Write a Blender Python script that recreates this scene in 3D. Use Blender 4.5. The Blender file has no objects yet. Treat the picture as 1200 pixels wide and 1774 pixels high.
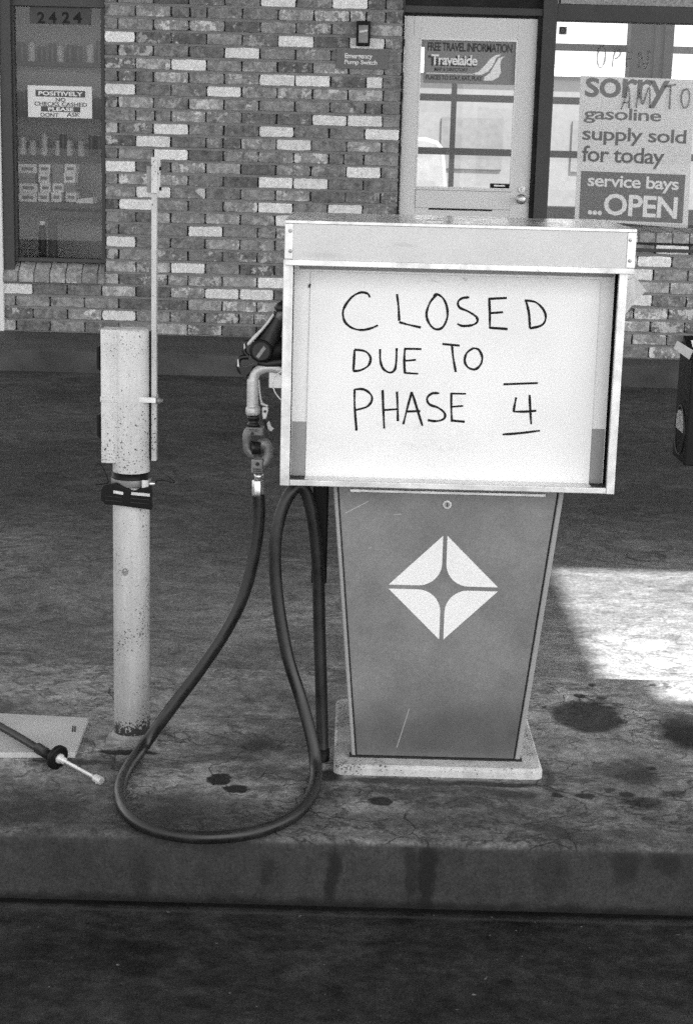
import bpy, bmesh, math, random
from mathutils import Vector, Matrix
random.seed(7)
S = bpy.context.scene
COL = S.collection
R = math.radians

# ------------------------------------------------------------------ camera
FPX, CX, CY = 2850.0, 600.0, 887.0
PITCH, ROLL, EYE = R(12.6), R(1.52), 1.55
cam_d = bpy.data.cameras.new('camera')
cam_d.sensor_fit = 'VERTICAL'; cam_d.sensor_height = 36.0
cam_d.lens = 36.0 * FPX / 1774.0
cam_d.clip_start = 0.05; cam_d.clip_end = 2000
cam = bpy.data.objects.new('camera', cam_d); COL.objects.link(cam)
cam.matrix_world = Matrix.Translation((0, 0, EYE)) @ Matrix.Rotation(R(90) - PITCH, 4, 'X') @ Matrix.Rotation(ROLL, 4, 'Z')
cam_d.dof.use_dof = True; cam_d.dof.focus_distance = 3.6; cam_d.dof.aperture_fstop = 32
S.camera = cam

# ------------------------------------------------------------------ light
SUN_EL, SUN_AZ = R(56), math.atan2(0.62, -0.78)      # azimuth as atan2(x, y) towards the sun
to_sun = Vector((math.cos(SUN_EL)*math.sin(SUN_AZ), math.cos(SUN_EL)*math.cos(SUN_AZ), math.sin(SUN_EL)))
W = bpy.data.worlds.new('World'); S.world = W; W.use_nodes = True
nt = W.node_tree; bg = nt.nodes['Background']
sky = nt.nodes.new('ShaderNodeTexSky'); sky.sky_type = 'NISHITA'; sky.sun_disc = False
sky.sun_elevation = SUN_EL; sky.sun_rotation = SUN_AZ; sky.dust_density = 2.0
bw = nt.nodes.new('ShaderNodeRGBToBW')               # the photograph is black and white film
nt.links.new(sky.outputs[0], bw.inputs[0]); nt.links.new(bw.outputs[0], bg.inputs[0])
bg.inputs[1].default_value = 0.15
sl = bpy.data.lights.new('sun', 'SUN'); sl.energy = 4.3; sl.angle = R(0.9); sl.color = (1, 1, 1)
so = bpy.data.objects.new('sun', sl); COL.objects.link(so)
so.rotation_euler = to_sun.to_track_quat('Z', 'Y').to_euler()
S.view_settings.view_transform = 'Standard'; S.view_settings.look = 'None'
S.view_settings.gamma = 1.0; S.view_settings.exposure = 1.92
try:
    S.cycles.max_bounces = 10; S.cycles.diffuse_bounces = 5; S.cycles.transparent_max_bounces = 12
    S.cycles.use_denoising = False
except Exception: pass

# ------------------------------------------------------------------ measuring: a pixel of the 1200x1774 photo to a point on a known plane
def ray(x, y):
    u, v = x - CX, CY - y
    c, s = math.cos(ROLL), math.sin(ROLL)
    u2, v2 = u*c - v*s, u*s + v*c
    return Vector((u2, FPX*math.cos(PITCH) + v2*math.sin(PITCH), -FPX*math.sin(PITCH) + v2*math.cos(PITCH)))
def onY(x, y, Y):
    d = ray(x, y); t = Y/d.y
    return Vector((d.x*t, Y, EYE + d.z*t))
def onZ(x, y, z):
    d = ray(x, y); t = (z - EYE)/d.z
    return Vector((d.x*t, d.y*t, z))

# ------------------------------------------------------------------ materials
class NT:
    def __init__(s, name):
        s.m = bpy.data.materials.new(name); s.m.use_nodes = True
        s.t = s.m.node_tree; s.b = s.t.nodes['Principled BSDF']
        s.tc = s.t.nodes.new('ShaderNodeTexCoord')
        s.P = s.tc.outputs['Object']
    def n(s, k): return s.t.nodes.new(k)
    def ln(s, a, sock):
        if isinstance(a, (int, float)):
            try: sock.default_value = a
            except (TypeError, ValueError): sock.default_value = (a, a, a, 1) if len(sock.default_value) == 4 else (a, a, a)
        elif isinstance(a, tuple): sock.default_value = a
        else: s.t.links.new(a, sock)
    def map(s, scale=(1,1,1), vec=None, loc=(0,0,0)):
        m = s.n('ShaderNodeMapping'); s.ln(vec or s.P, m.inputs[0]); m.inputs['Scale'].default_value = scale; m.inputs['Location'].default_value = loc
        return m.outputs[0]
    def noise(s, scale, detail=4, vec=None, rough=0.55, dist=0.0):
        k = s.n('ShaderNodeTexNoise'); s.ln(vec or s.P, k.inputs['Vector']); k.inputs['Scale'].default_value = scale
        k.inputs['Detail'].default_value = detail; k.inputs['Roughness'].default_value = rough; k.inputs['Distortion'].default_value = dist
        return k.outputs[0]
    def noisev(s, scale, vec=None):
        k = s.n('ShaderNodeTexNoise'); s.ln(vec or s.P, k.inputs['Vector']); k.inputs['Scale'].default_value = scale; k.inputs['Detail'].default_value = 3
        return k.outputs[1]
    def vor(s, scale, vec=None, feat='F1'):
        k = s.n('ShaderNodeTexVoronoi'); s.ln(vec or s.P, k.inputs['Vector']); k.inputs['Scale'].default_value = scale; k.feature = feat
        return k.outputs[0]
    def mr(s, v, a, b, c=0.0, d=1.0, smooth=True):
        k = s.n('ShaderNodeMapRange'); k.interpolation_type = 'SMOOTHSTEP' if smooth else 'LINEAR'
        for i, q in enumerate((v, a, b, c, d)): s.ln(q, k.inputs[i])
        return k.outputs[0]
    def ma(s, op, a, b=0.0, clamp=False):
        k = s.n('ShaderNodeMath'); k.operation = op; k.use_clamp = clamp; s.ln(a, k.inputs[0]); s.ln(b, k.inputs[1])
        return k.outputs[0]
    def mix(s, f, a, b):
        k = s.n('ShaderNodeMix'); k.data_type = 'FLOAT'; s.ln(f, k.inputs[0]); s.ln(a, k.inputs[2]); s.ln(b, k.inputs[3])
        return k.outputs[0]
    def sep(s, v=None):
        k = s.n('ShaderNodeSeparateXYZ'); s.ln(v or s.P, k.inputs[0]); return k.outputs
    def vadd(s, a, b, k=1.0):
        m = s.n('ShaderNodeVectorMath'); m.operation = 'SCALE'; s.ln(b, m.inputs[0]); m.inputs['Scale'].default_value = k
        q = s.n('ShaderNodeVectorMath'); q.operation = 'ADD'; s.ln(a, q.inputs[0]); s.t.links.new(m.outputs[0], q.inputs[1])
        return q.outputs[0]
    def ellipse(s, vec, cx, cy, rx, ry, soft=0.35, axis=(0, 1)):
        o = s.sep(vec)
        a = s.ma('DIVIDE', s.ma('SUBTRACT', o[axis[0]], cx), rx); b = s.ma('DIVIDE', s.ma('SUBTRACT', o[axis[1]], cy), ry)
        d = s.ma('SQRT', s.ma('ADD', s.ma('MULTIPLY', a, a), s.ma('MULTIPLY', b, b)))
        return s.mr(d, 1.0 - soft, 1.0 + soft, 1.0, 0.0)
    def out(s, col, rough=0.6, metal=0.0, bump=None, bs=0.3, bd=0.002, spec=0.5):
        s.ln(col, s.b.inputs['Base Color']); s.ln(rough, s.b.inputs['Roughness']); s.ln(metal, s.b.inputs['Metallic'])
        s.b.inputs['Specular IOR Level'].default_value = spec
        if bump is not None:
            k = s.n('ShaderNodeBump'); k.inputs['Strength'].default_value = bs; k.inputs['Distance'].default_value = bd
            s.ln(bump, k.inputs['Height']); s.t.links.new(k.outputs[0], s.b.inputs['Normal'])
        return s.m

def mat(name, base, rough=0.6, metal=0.0, var=0.15, scale=6.0, fine=0.08, fscale=220.0, spec=0.5, bump=0.0):
    """a grey with cloudy variation and fine grain"""
    n = NT(name)
    a = n.noise(scale, 5); g = n.noise(fscale, 2)
    v = n.ma('MULTIPLY', base, n.ma('ADD', n.mr(a, .25, .75, 1-var, 1+var, False), n.mr(g, .25, .75, -fine, fine, False)))
    r = n.mr(a, .3, .7, rough*0.9, min(1, rough*1.12))
    return n.out(v, r, metal, g if bump else None, bump, 0.001, spec)

def mat_paint(name, base, chips=0.0, rust=0.06, rough=0.5, dirt=0.25, lo=None):
    """old enamel paint with chips down to rust"""
    n = NT(name)
    d = n.noise(9, 6, rough=.65); g = n.noise(260, 2); st = n.noise(5, 4, n.map((9, 9, .7)))
    v = n.mix(n.mr(d, .35, .75), base, base*(1-dirt))
    v = n.ma('MULTIPLY', v, n.mr(st, .3, .75, 1.05, .86)); v = n.ma('MULTIPLY', v, n.mr(g, .3, .7, .93, 1.07))
    if chips:
        w = n.vadd(n.P, n.noisev(30), .02)
        c1 = n.ma('MAXIMUM', n.ma('MULTIPLY', n.noise(75, 3, w, .6), .95), n.ma('MULTIPLY', n.noise(200, 2), 1.04)); area = n.noise(9, 4)
        thr = n.mr(area, .40, .66, .705, .705 - chips*.36)
        if lo is not None:
            z = n.sep()[2]; thr = n.ma('SUBTRACT', thr, n.mr(z, lo, lo + .07, .30, 0.0))
        m = n.mr(n.ma('SUBTRACT', c1, thr), 0.0, .02)
        v = n.mix(m, v, rust); rr = n.mix(m, rough, .85)
        return n.out(v, rr, 0, n.ma('SUBTRACT', 1.0, m), .6, .001)
    return n.out(v, rough, 0)

def mat_alu(name, base=.62, rough=.32, fine=.05):
    n = NT(name)
    b = n.noise(40, 5, n.map((1, 1, .2))); c = n.noise(14, 5, rough=.7)
    sp = n.mr(n.noise(60, 3), .66, .74)
    v = n.ma('MULTIPLY', base, n.mr(c, .3, .7, .7, 1.12)); v = n.mix(sp, v, base*.6)
    r = n.ma('ADD', n.mr(b, .3, .7, rough*.8, rough*1.3), n.mr(c, .4, .7, 0, .12))
    return n.out(v, r, .85)

def mat_glass(name, veil=0.0):
    n = NT(name); t = n.t
    lw = n.n('ShaderNodeLayerWeight'); lw.inputs[0].default_value = .5
    f = n.ma('ADD', n.ma('MULTIPLY', n.ma('POWER', lw.outputs['Facing'], 5.0), .9), .045)
    tr = n.n('ShaderNodeBsdfTransparent'); tr.inputs[0].default_value = (.9, .9, .9, 1)
    gl = n.n('ShaderNodeBsdfGlossy'); gl.inputs['Roughness'].default_value = .01
    m1 = n.n('ShaderNodeMixShader'); n.ln(f, m1.inputs[0]); t.links.new(tr.outputs[0], m1.inputs[1]); t.links.new(gl.outputs[0], m1.inputs[2])
    last = m1.outputs[0]
    if veil:
        df = n.n('ShaderNodeBsdfDiffuse'); df.inputs[0].default_value = (.7, .7, .7, 1)
        dirt = n.mr(n.noise(5, 6, rough=.7), .3, .8, veil*.5, veil*1.4)
        m2 = n.n('ShaderNodeMixShader'); n.ln(dirt, m2.inputs[0]); t.links.new(last, m2.inputs[1]); t.links.new(df.outputs[0], m2.inputs[2]); last = m2.outputs[0]
    t.links.new(last, t.nodes['Material Output'].inputs[0])
    return n.m

def mat_film(name, base, alpha):
    n = NT(name); n.out(base, .6); n.b.inputs['Alpha'].default_value = alpha
    return n.m

# ground surfaces -----------------------------------------------------------
def grime_lines(n, scale, w, width=.03):
    """dark thread-like veins, the way dirt settles in worn concrete"""
    a = n.noise(scale, 7, w, .66)
    return n.mr(n.ma('ABSOLUTE', n.ma('SUBTRACT', a, .5)), 0, width, 1, 0)
def mat_driveway():
    n = NT('worn_driveway_concrete')
    w = n.vadd(n.P, n.noisev(2.2), .3); w2 = n.map((.75, 1.1, 1), w)
    big = n.noise(.9, 5, n.P); st = n.noise(2.6, 8, w2, .7); md = n.noise(13, 8, w2, .75); sp = n.noise(60, 5, rough=.8); g = n.noise(150, 2)
    y = n.sep()[1]
    v = n.ma('MULTIPLY', .072, n.mr(st, .3, .7, .6, 1.4, False)); v = n.ma('MULTIPLY', v, n.mr(big, .3, .7, .75, 1.25, False))
    v = n.ma('MULTIPLY', v, n.mr(md, .27, .73, .55, 1.5, False)); v = n.ma('MULTIPLY', v, n.mr(sp, .25, .75, .5, 1.5, False)); v = n.ma('MULTIPLY', v, n.mr(g, .25, .75, .6, 1.4, False))
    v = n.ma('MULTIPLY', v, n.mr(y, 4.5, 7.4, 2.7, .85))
    ed = n.mr(n.noise(9, 7, n.map((.7, 1.5, 1), w), .78), .62, .70)
    v = n.mix(n.ma('MULTIPLY', ed, .4), v, .2)
    v = n.ma('MULTIPLY', v, n.mix(n.ma('MULTIPLY', grime_lines(n, 4.5, w2), n.mr(st, .35, .6)), 1.0, .5))
    spill = n.mr(n.noise(2.1, 8, n.map((.8, 1.2, 1), w), .74), .55, .64)
    v = n.mix(n.ma('MULTIPLY', spill, .5), v, .022)
    return n.out(v, n.mr(st, .3, .7, .55, .8), 0, n.ma('ADD', md, n.ma('MULTIPLY', g, .4)), .45, .004, .1)

def mat_forecourt():
    n = NT('oily_asphalt')
    w = n.vadd(n.P, n.noisev(3), .15); w2 = n.map((.8, 1.15, 1), w)
    st = n.noise(3.4, 8, w2, .7); sp = n.noise(40, 6, rough=.8); g = n.noise(230, 2); md = n.noise(14, 7, w2, .75)
    v = n.ma('MULTIPLY', .0175, n.mr(st, .3, .7, .3, 1.9, False)); v = n.ma('MULTIPLY', v, n.mr(md, .3, .7, .35, 1.8, False))
    v = n.ma('MULTIPLY', v, n.mr(sp, .25, .75, .5, 1.55, False)); v = n.ma('MULTIPLY', v, n.mr(g, .25, .75, .55, 1.45, False))
    cr = n.mr(n.noise(12, 8, w2, .8), .60, .69); v = n.mix(n.ma('MULTIPLY', cr, .5), v, .075)
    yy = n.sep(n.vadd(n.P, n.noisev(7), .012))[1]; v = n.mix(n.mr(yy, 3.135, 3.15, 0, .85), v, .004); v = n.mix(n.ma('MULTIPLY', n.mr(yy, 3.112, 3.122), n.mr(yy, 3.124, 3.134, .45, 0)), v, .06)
    fleck = n.mr(n.noise(75, 1), .775, .80); v = n.mix(fleck, v, .14)
    return n.out(v, n.mr(st, .3, .7, .55, .85), 0, n.ma('ADD', sp, g), .5, .003, .1)

STAINS_SHADE = [  # centre in the photo, half width, half height, darkness; oil stains, plus shade painted by dispenser post, slab front and post foot
    (1020,1240,62,25,.8,.13),(1085,1335,58,16,.5,.5),(1110,1345,30,13,.55,.5),(386,1350,21,9,1,.12),(418,1366,23,7,1,.12),(470,1365,30,7,.55,.5),
    (452,1288,30,15,.6,.6),(665,1386,20,7,.85,.12),(1042,1214,18,6,.5,.3),(1006,1204,13,4,.85,.25),(1046,1206,9,3,.8,.25),(1028,1186,7,3,.8,.2),(1133,1184,6,2.5,.7,.2),
    (1118,1390,34,9,.7,.35),(1172,1374,22,7,.7,.35),(1090,1376,11,5,.8,.3),(1020,1378,16,5,.8,.3),(970,1376,11,4,.8,.3),(1060,1368,10,4,.7,.3),(1132,1331,10,4,.8,.3),
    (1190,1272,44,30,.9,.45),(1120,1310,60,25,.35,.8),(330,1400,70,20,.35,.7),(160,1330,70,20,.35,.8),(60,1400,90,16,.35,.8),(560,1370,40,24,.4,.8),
    (740,1372,190,13,.45,.6),(960,1330,34,60,.25,.8),(212,1320,50,14,.55,.7),(300,1310,30,18,.3,.8),(640,1420,160,12,.3,.8),(700,1352,110,5,.7,.4),(860,1357,80,5,.85,.35),(955,1350,12,24,.6,.5),(572,1342,22,9,.9,.4),(120,1318,60,6,.7,.4),(228,1301,40,5,.8,.4),(900,1374,40,5,.6,.4),(440,1300,110,34,.5,.8),(300,1405,190,34,.4,.8),(1080,1360,120,40,.4,.8),(80,1380,120,26,.4,.8),(226,1302,48,4,.9,.3)]
DUST = [(172,1262,38,14,.55),(60,1226,90,7,.45),(586,1226,26,13,.5),(330,1225,90,16,.35),(1000,1295,90,14,.35),(950,1225,30,12,.3),(480,1318,60,12,.3)]
def mat_island():
    n = NT('stained_island_concrete')
    w = n.vadd(n.P, n.noisev(13), .05); w = n.vadd(w, n.noisev(60), .014); ww = n.map((.85, 1.15, 1), n.vadd(n.P, n.noisev(5), .16))
    a = n.noise(3.6, 7, n.P, .66); sp = n.noise(38, 6, rough=.78); g = n.noise(170, 2); md = n.noise(12, 8, ww, .74)
    v = n.ma('MULTIPLY', .27, n.mr(a, .3, .7, .5, 1.45, False)); v = n.ma('MULTIPLY', v, n.mr(md, .28, .72, .42, 1.55, False)); v = n.ma('MULTIPLY', v, n.mr(sp, .25, .75, .5, 1.5, False)); v = n.ma('MULTIPLY', v, n.mr(g, .25, .75, .65, 1.35, False))
    ck = n.mr(n.vor(5.2, n.map((.8, 1.3, 1), n.vadd(n.P, n.noisev(6), .2)), 'DISTANCE_TO_EDGE'), .0, .020, 1, 0)
    ckm = n.mr(n.noise(3.5, 3), .45, .58)
    v = n.mix(n.ma('MULTIPLY', n.ma('MULTIPLY', ck, ckm), .8), v, .025)
    v = n.ma('MULTIPLY', v, n.mix(n.ma('MULTIPLY', grime_lines(n, 5.5, ww, .028), n.mr(a, .35, .55)), 1.0, .42))
    v = n.ma('MULTIPLY', v, n.mix(n.ma('MULTIPLY', grime_lines(n, 14, ww, .03), n.mr(md, .4, .6)), 1.0, .55))
    off = n.vadd(w, (-.025, -.025, 0)) if False else w
    for (px, py, rx, ry, k, soft) in STAINS_SHADE:
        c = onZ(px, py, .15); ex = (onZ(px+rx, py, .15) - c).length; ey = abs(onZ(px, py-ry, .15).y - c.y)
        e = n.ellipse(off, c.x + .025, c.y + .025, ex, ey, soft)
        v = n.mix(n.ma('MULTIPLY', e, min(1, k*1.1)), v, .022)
    for (px, py, rx, ry, k) in DUST:
        c = onZ(px, py, .15); ex = (onZ(px+rx, py, .15) - c).length; ey = abs(onZ(px, py-ry, .15).y - c.y)
        v = n.mix(n.ma('MULTIPLY', n.ma('MULTIPLY', n.ellipse(w, c.x+.025, c.y+.025, ex, ey, .7), k), n.mr(md, .3, .6)), v, .36)
    # oily grime patches, and the kerb side where feet and tyres rub
    gr = n.mr(n.noise(3.4, 8, n.map((.9, 1.2, 1), n.vadd(n.P, n.noisev(7), .1), (3, 1, 0)), .74), .5, .64)
    v = n.mix(n.ma('MULTIPLY', gr, .72), v, .055)
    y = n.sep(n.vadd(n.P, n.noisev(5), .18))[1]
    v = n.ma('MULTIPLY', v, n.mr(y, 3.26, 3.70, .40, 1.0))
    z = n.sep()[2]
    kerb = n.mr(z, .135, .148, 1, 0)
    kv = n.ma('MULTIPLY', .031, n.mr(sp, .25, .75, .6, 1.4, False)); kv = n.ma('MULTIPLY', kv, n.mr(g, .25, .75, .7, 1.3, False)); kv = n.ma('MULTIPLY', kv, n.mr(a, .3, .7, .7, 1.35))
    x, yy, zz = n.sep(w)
    for (px, wd, top, bot, k) in ((584,13,1460,1560,.75),(716,13,1450,1555,.6),(744,16,1450,1590,.8),(470,14,1480,1530,.5),(1088,22,1465,1530,.6),(1160,26,1460,1520,.6),(250,22,1470,1560,.35),(960,30,1460,1540,.35)):
        c = onY(px, (top+bot)/2, 3.157); ex = wd/850.; ez = (bot-top)/1650.
        e = n.ellipse(w, c.x+.025, c.z+.025, ex, ez, .4, (0, 2)); kv = n.mix(n.ma('MULTIPLY', e, k), kv, .007)
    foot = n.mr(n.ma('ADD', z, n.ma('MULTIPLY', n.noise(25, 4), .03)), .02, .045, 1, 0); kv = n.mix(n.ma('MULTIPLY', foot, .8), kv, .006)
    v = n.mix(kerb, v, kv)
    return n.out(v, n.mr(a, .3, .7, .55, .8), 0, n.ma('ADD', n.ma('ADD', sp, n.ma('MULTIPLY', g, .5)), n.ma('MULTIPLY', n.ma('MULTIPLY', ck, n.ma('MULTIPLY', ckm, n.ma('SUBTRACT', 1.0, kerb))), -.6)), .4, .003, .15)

def mat_brick():
    n = NT('used_brick')
    at = n.n('ShaderNodeAttribute'); at.attribute_name = 'tone'
    s = n.n('ShaderNodeSeparateColor'); n.t.links.new(at.outputs['Color'], s.inputs[0])
    tone, mot, rnd = s.outputs[0], s.outputs[1], s.outputs[2]
    a = n.noise(17, 5, rough=.7); b = n.noise(55, 4, rough=.7); g = n.noise(200, 2); c = n.noise(9, 5, n.map(loc=(4, 0, 2)), .7)
    v = n.ma('MULTIPLY', tone, n.mix(n.mr(tone, .4, .6), n.mr(a, .3, .7, .5, 1.5, False), n.mr(a, .3, .7, .85, 1.1, False))); v = n.ma('MULTIPLY', v, n.mr(b, .25, .75, .7, 1.32, False))
    wp = n.mr(n.ma('ADD', c, n.ma('MULTIPLY', n.ma('SUBTRACT', b, .5), .35)), .55, .62); v = n.mix(n.ma('MULTIPLY', wp, mot), v, .72)
    dk = n.mr(n.ma('ADD', n.noise(13, 5, n.map(loc=(9, 3, 1)), .7), 0), .56, .66); v = n.mix(n.ma('MULTIPLY', dk, n.ma('MULTIPLY', rnd, .75)), v, .055)
    v = n.ma('MULTIPLY', v, n.mr(g, .25, .75, .86, 1.14, False))
    return n.out(v, .85, 0, n.ma('ADD', b, n.ma('MULTIPLY', g, .4)), .5, .004, .2)

def mat_header():
    n = NT('satin_header_panel')
    c = n.noise(10, 5, rough=.65); g = n.noise(330, 2)
    v = n.ma('MULTIPLY', .47, n.mr(c, .3, .7, .92, 1.06)); v = n.ma('MULTIPLY', v, n.mr(g, .3, .7, .93, 1.07))
    x, y, z = n.sep(n.vadd(n.P, n.noisev(14), .03))
    for (px, py, rx, ry) in ((560, 443, 26, 4), (700, 425, 20, 3), (820, 458, 14, 5)):
        q = onY(px, py, 3.48); e = n.ellipse(n.vadd(n.P, n.noisev(20), .03), q.x+.015, q.z+.015, rx/800., ry/800., .6, (0, 2)); v = n.mix(n.ma('MULTIPLY', e, .35), v, .3)
    return n.out(v, n.mr(c, .3, .7, .3, .42), .25)

def mat_cabinet():
    n = NT('grey_cabinet_enamel')
    c = n.noise(6, 5, rough=.6); g = n.noise(330, 2); f = n.noise(60, 4)
    v = n.ma('MULTIPLY', .18, n.mr(c, .3, .7, .84, 1.14)); v = n.ma('MULTIPLY', v, n.mr(g, .3, .7, .88, 1.12)); v = n.ma('MULTIPLY', v, n.mr(f, .3, .7, .96, 1.04))
    x, y, z = n.sep(n.vadd(n.P, n.noisev(8), .06))
    panel_shade = n.ma('MULTIPLY', n.mr(z, .26, .40, .85, 0.), n.mr(z, .185, .235, .45, 1)); v = n.mix(n.ma('MULTIPLY', panel_shade, n.mr(n.noise(5, 5), .3, .7, .7, 1)), v, .06)  # dark ground reflection and shade painted into the lower panel colour
    # thin scratches
    for (x0, y0, x1, y1) in ((709, 1224, 686, 1296), (596, 889, 640, 866), (680, 891, 698, 889), (636, 951, 645, 945), (660, 1180, 664, 1186)):
        A, B = onY(x0, y0, 3.575), onY(x1, y1, 3.575); dx, dz = B.x-A.x, B.z-A.z; L = math.hypot(dx, dz); dx /= L; dz /= L
        X, Y, Z = n.sep()
        u = n.ma('SUBTRACT', X, A.x); w = n.ma('SUBTRACT', Z, A.z)
        al = n.ma('ADD', n.ma('MULTIPLY', u, dx), n.ma('MULTIPLY', w, dz)); ac = n.ma('ABSOLUTE', n.ma('SUBTRACT', n.ma('MULTIPLY', u, dz), n.ma('MULTIPLY', w, dx)))
        m = n.ma('MULTIPLY', n.mr(ac, .0004, .0012, 1, 0), n.ma('MULTIPLY', n.mr(al, 0, .006), n.mr(al, L-.006, L, 1, 0)))
        v = n.mix(n.ma('MULTIPLY', m, .6), v, .5)
    return n.out(v, n.mr(c, .3, .7, .27, .38), 0)

def mat_rubber(name='hose_rubber', base=.009):
    n = NT(name); c = n.noise(12, 5, rough=.7); g = n.noise(250, 2)
    v = n.ma('MULTIPLY', base, n.mr(c, .3, .72, .7, 1.7)); v = n.ma('MULTIPLY', v, n.mr(g, .3, .7, .8, 1.2))
    return n.out(v, n.mr(c, .3, .7, .28, .48), 0, g, .15, .001, .45)

def mat_paper():
    n = NT('marker_board_paper'); c = n.noise(5, 5, rough=.6); g = n.noise(330, 2); f = n.noise(55, 4, rough=.75)
    v = n.ma('MULTIPLY', .77, n.mr(c, .3, .75, 1.02, .93)); v = n.ma('MULTIPLY', v, n.mr(g, .3, .7, .965, 1.03))
    # smudged, wiped-off marks
    for (px, py, rx, ry, k) in ((770, 487, 40, 4, .35), (800, 490, 14, 3, .4), (690, 743, 60, 9, .16), (740, 772, 55, 9, .16), (650, 775, 40, 8, .1), (790, 705, 20, 12, .14)):
        q = onY(px, py, 3.553); e = n.ellipse(n.vadd(n.P, n.noisev(24), .05), q.x+.025, q.z+.025, rx/790., ry/790., .6, (0, 2))
        v = n.mix(n.ma('MULTIPLY', n.ma('MULTIPLY', e, n.mr(f, .48, .6)), k), v, .25)
    return n.out(v, .55, 0)

M = {
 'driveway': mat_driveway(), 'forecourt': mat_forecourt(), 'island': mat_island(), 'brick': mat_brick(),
 'ground': mat('pale_sunlit_pavement', .30, .85, var=.2, scale=.6),
 'joint': mat('shadowed_joint_mortar', .045, .9, var=.3), 'mortar': mat('grey_mortar', .205, .9, var=.25, scale=14, fine=.2, bump=.4),
 'walk': mat('grey_walk_concrete', .055, .8, var=.3, scale=4, fine=.25, bump=.3), 'walkface': mat('grey_walk_kerb', .06, .8, var=.6, scale=4.5, fine=.25, bump=.3),
 'frame': mat('dark_window_frame', .03, .5, var=.2, fine=.15), 'frame_l': mat('grey_window_frame', .05, .55, var=.12, fine=.2), 'black': mat('black_gap', .008, .8, var=.1),
 'door': mat('pale_door_paint', .66, .5, var=.06, scale=4, fine=.08), 'white': mat('white_paint', .75, .5, var=.08), 'stucco': mat('pebbled_stucco', .3, .9, var=.4, scale=70, fine=.3, fscale=90, bump=.6),
 'glass': mat_glass('window_glass'), 'glass_d': mat_glass('dusty_glass'), 'glass_b': mat_glass('rear_glass', .05),
 'wall_in': mat('interior_wall_paint', .5, .8, var=.06), 'ceil': mat('ceiling_paint', .7, .8), 'floor_in': mat('interior_floor_tile', .15, .5), 'canopy': mat('canopy_soffit_paint', .24, .8),
 'muntin': mat('rear_muntin_paint', .2, .6), 'column_in': mat('interior_column_wood', .10, .7, var=.35, scale=9),
 'alu': mat_alu('brushed_aluminium'), 'alu_w': mat_alu('pale_aluminium_trim', .68, .4), 'topsheet': mat_alu('worn_top_sheet', .8, .13), 'header': mat_header(), 'cab': mat_cabinet(), 'cab_side': mat('cabinet_side_enamel', .27, .42, var=.1),
 'recess': mat('dark_recess_metal', .03, .6), 'board': mat('grey_backing_board', .27, .6, var=.06, fine=.06), 'board_w': mat('white_backing_board', .78, .5, var=.05),
 'paper': mat_paper(), 'ink': mat('black_marker_ink', .012, .7, var=.3, scale=30, spec=.15), 'emblem': mat('white_emblem_vinyl', .74, .45, var=.03),
 'slab': mat_paint('chipped_slab_paint', .52, .33, .07, .7, .4), 'pole': mat_paint('chipped_pole_paint', .60, .23, .06, .5, .18, .155), 'polebox': mat_paint('chipped_box_paint', .58, .22, .05, .5, .2), 'bar': mat_paint('chipped_bar_paint', .50, .34, .04, .5, .3),
 'rust': mat('rusty_plate', .22, .85, var=.5, scale=16, fine=.3), 'rubber': mat_rubber(), 'dark': mat('black_plastic', .007, .45, var=.2, spec=.15), 'cast': mat('dark_cast_metal', .013, .38, .0, var=.4, scale=20, spec=.35),
 'castal': mat('dull_cast_aluminium', .52, .42, .3, var=.25, scale=18, fine=.1), 'castgrey': mat('grey_cast_swivel', .2, .45, .3, var=.45, scale=22, fine=.15), 'steel': mat_alu('bright_steel', .75, .25),
 'plate': mat('pale_cover_plate', .46, .7, var=.16, scale=5, fine=.2, bump=.2), 'sign_dark': mat('grey_sign_face', .13, .5, var=.06, fine=.1), 'sign_mid': mat('mid_grey_sign_face', .22, .5, var=.05, fine=.06),
 'txt_w': mat('white_lettering', .8, .5, var=.02), 'txt_k': mat('black_lettering', .02, .5, var=.02), 'txt_d': mat('dark_grey_lettering', .06, .5, var=.08), 'txt_g': mat('grey_lettering', .075, .5, var=.08),
 'poster': mat('translucent_poster', .82, .6, var=.04), 'glasspaint': mat_film('glass_lettering_paint', .2, .55), 'lens': mat('ribbed_lens', .5, .25, var=.3, scale=60), 'towel_d': mat('grey_paper_towel', .3, .85, var=.2, scale=30), 'towel': mat('paper_towel', .5, .8, var=.05),
 'can_a': mat('pale_can', .6, .4, var=.3, scale=25), 'can_b': mat('dark_can', .05, .4, var=.4, scale=25), 'carton_d': mat('dark_carton_board', .2, .7, var=.3, scale=14), 'carton': mat('carton_board', .7, .7, var=.2, scale=14), 'shelf': mat('shelf_wood', .035, .6), 'car': mat('white_car_paint', .27, .3), 'carglass': mat('dark_car_glass', .03, .1), 'far_glass': mat('pale_far_shutters', .14, .6), 'yard': mat('rear_yard_concrete', .15, .8, var=.35, scale=1.5), 'hill': mat('pale_far_wall', .17, .8),
}
# a translucent poster lets the bright window behind it glow through
_pt = M['poster'].node_tree; _b = _pt.nodes['Principled BSDF']; _tl = _pt.nodes.new('ShaderNodeBsdfTranslucent'); _tl.inputs[0].default_value = (.88, .88, .88, 1)
_mx = _pt.nodes.new('ShaderNodeMixShader'); _mx.inputs[0].default_value = .12
_pt.links.new(_b.outputs[0], _mx.inputs[1]); _pt.links.new(_tl.outputs[0], _mx.inputs[2]); _pt.links.new(_mx.outputs[0], _pt.nodes['Material Output'].inputs[0])

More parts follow.
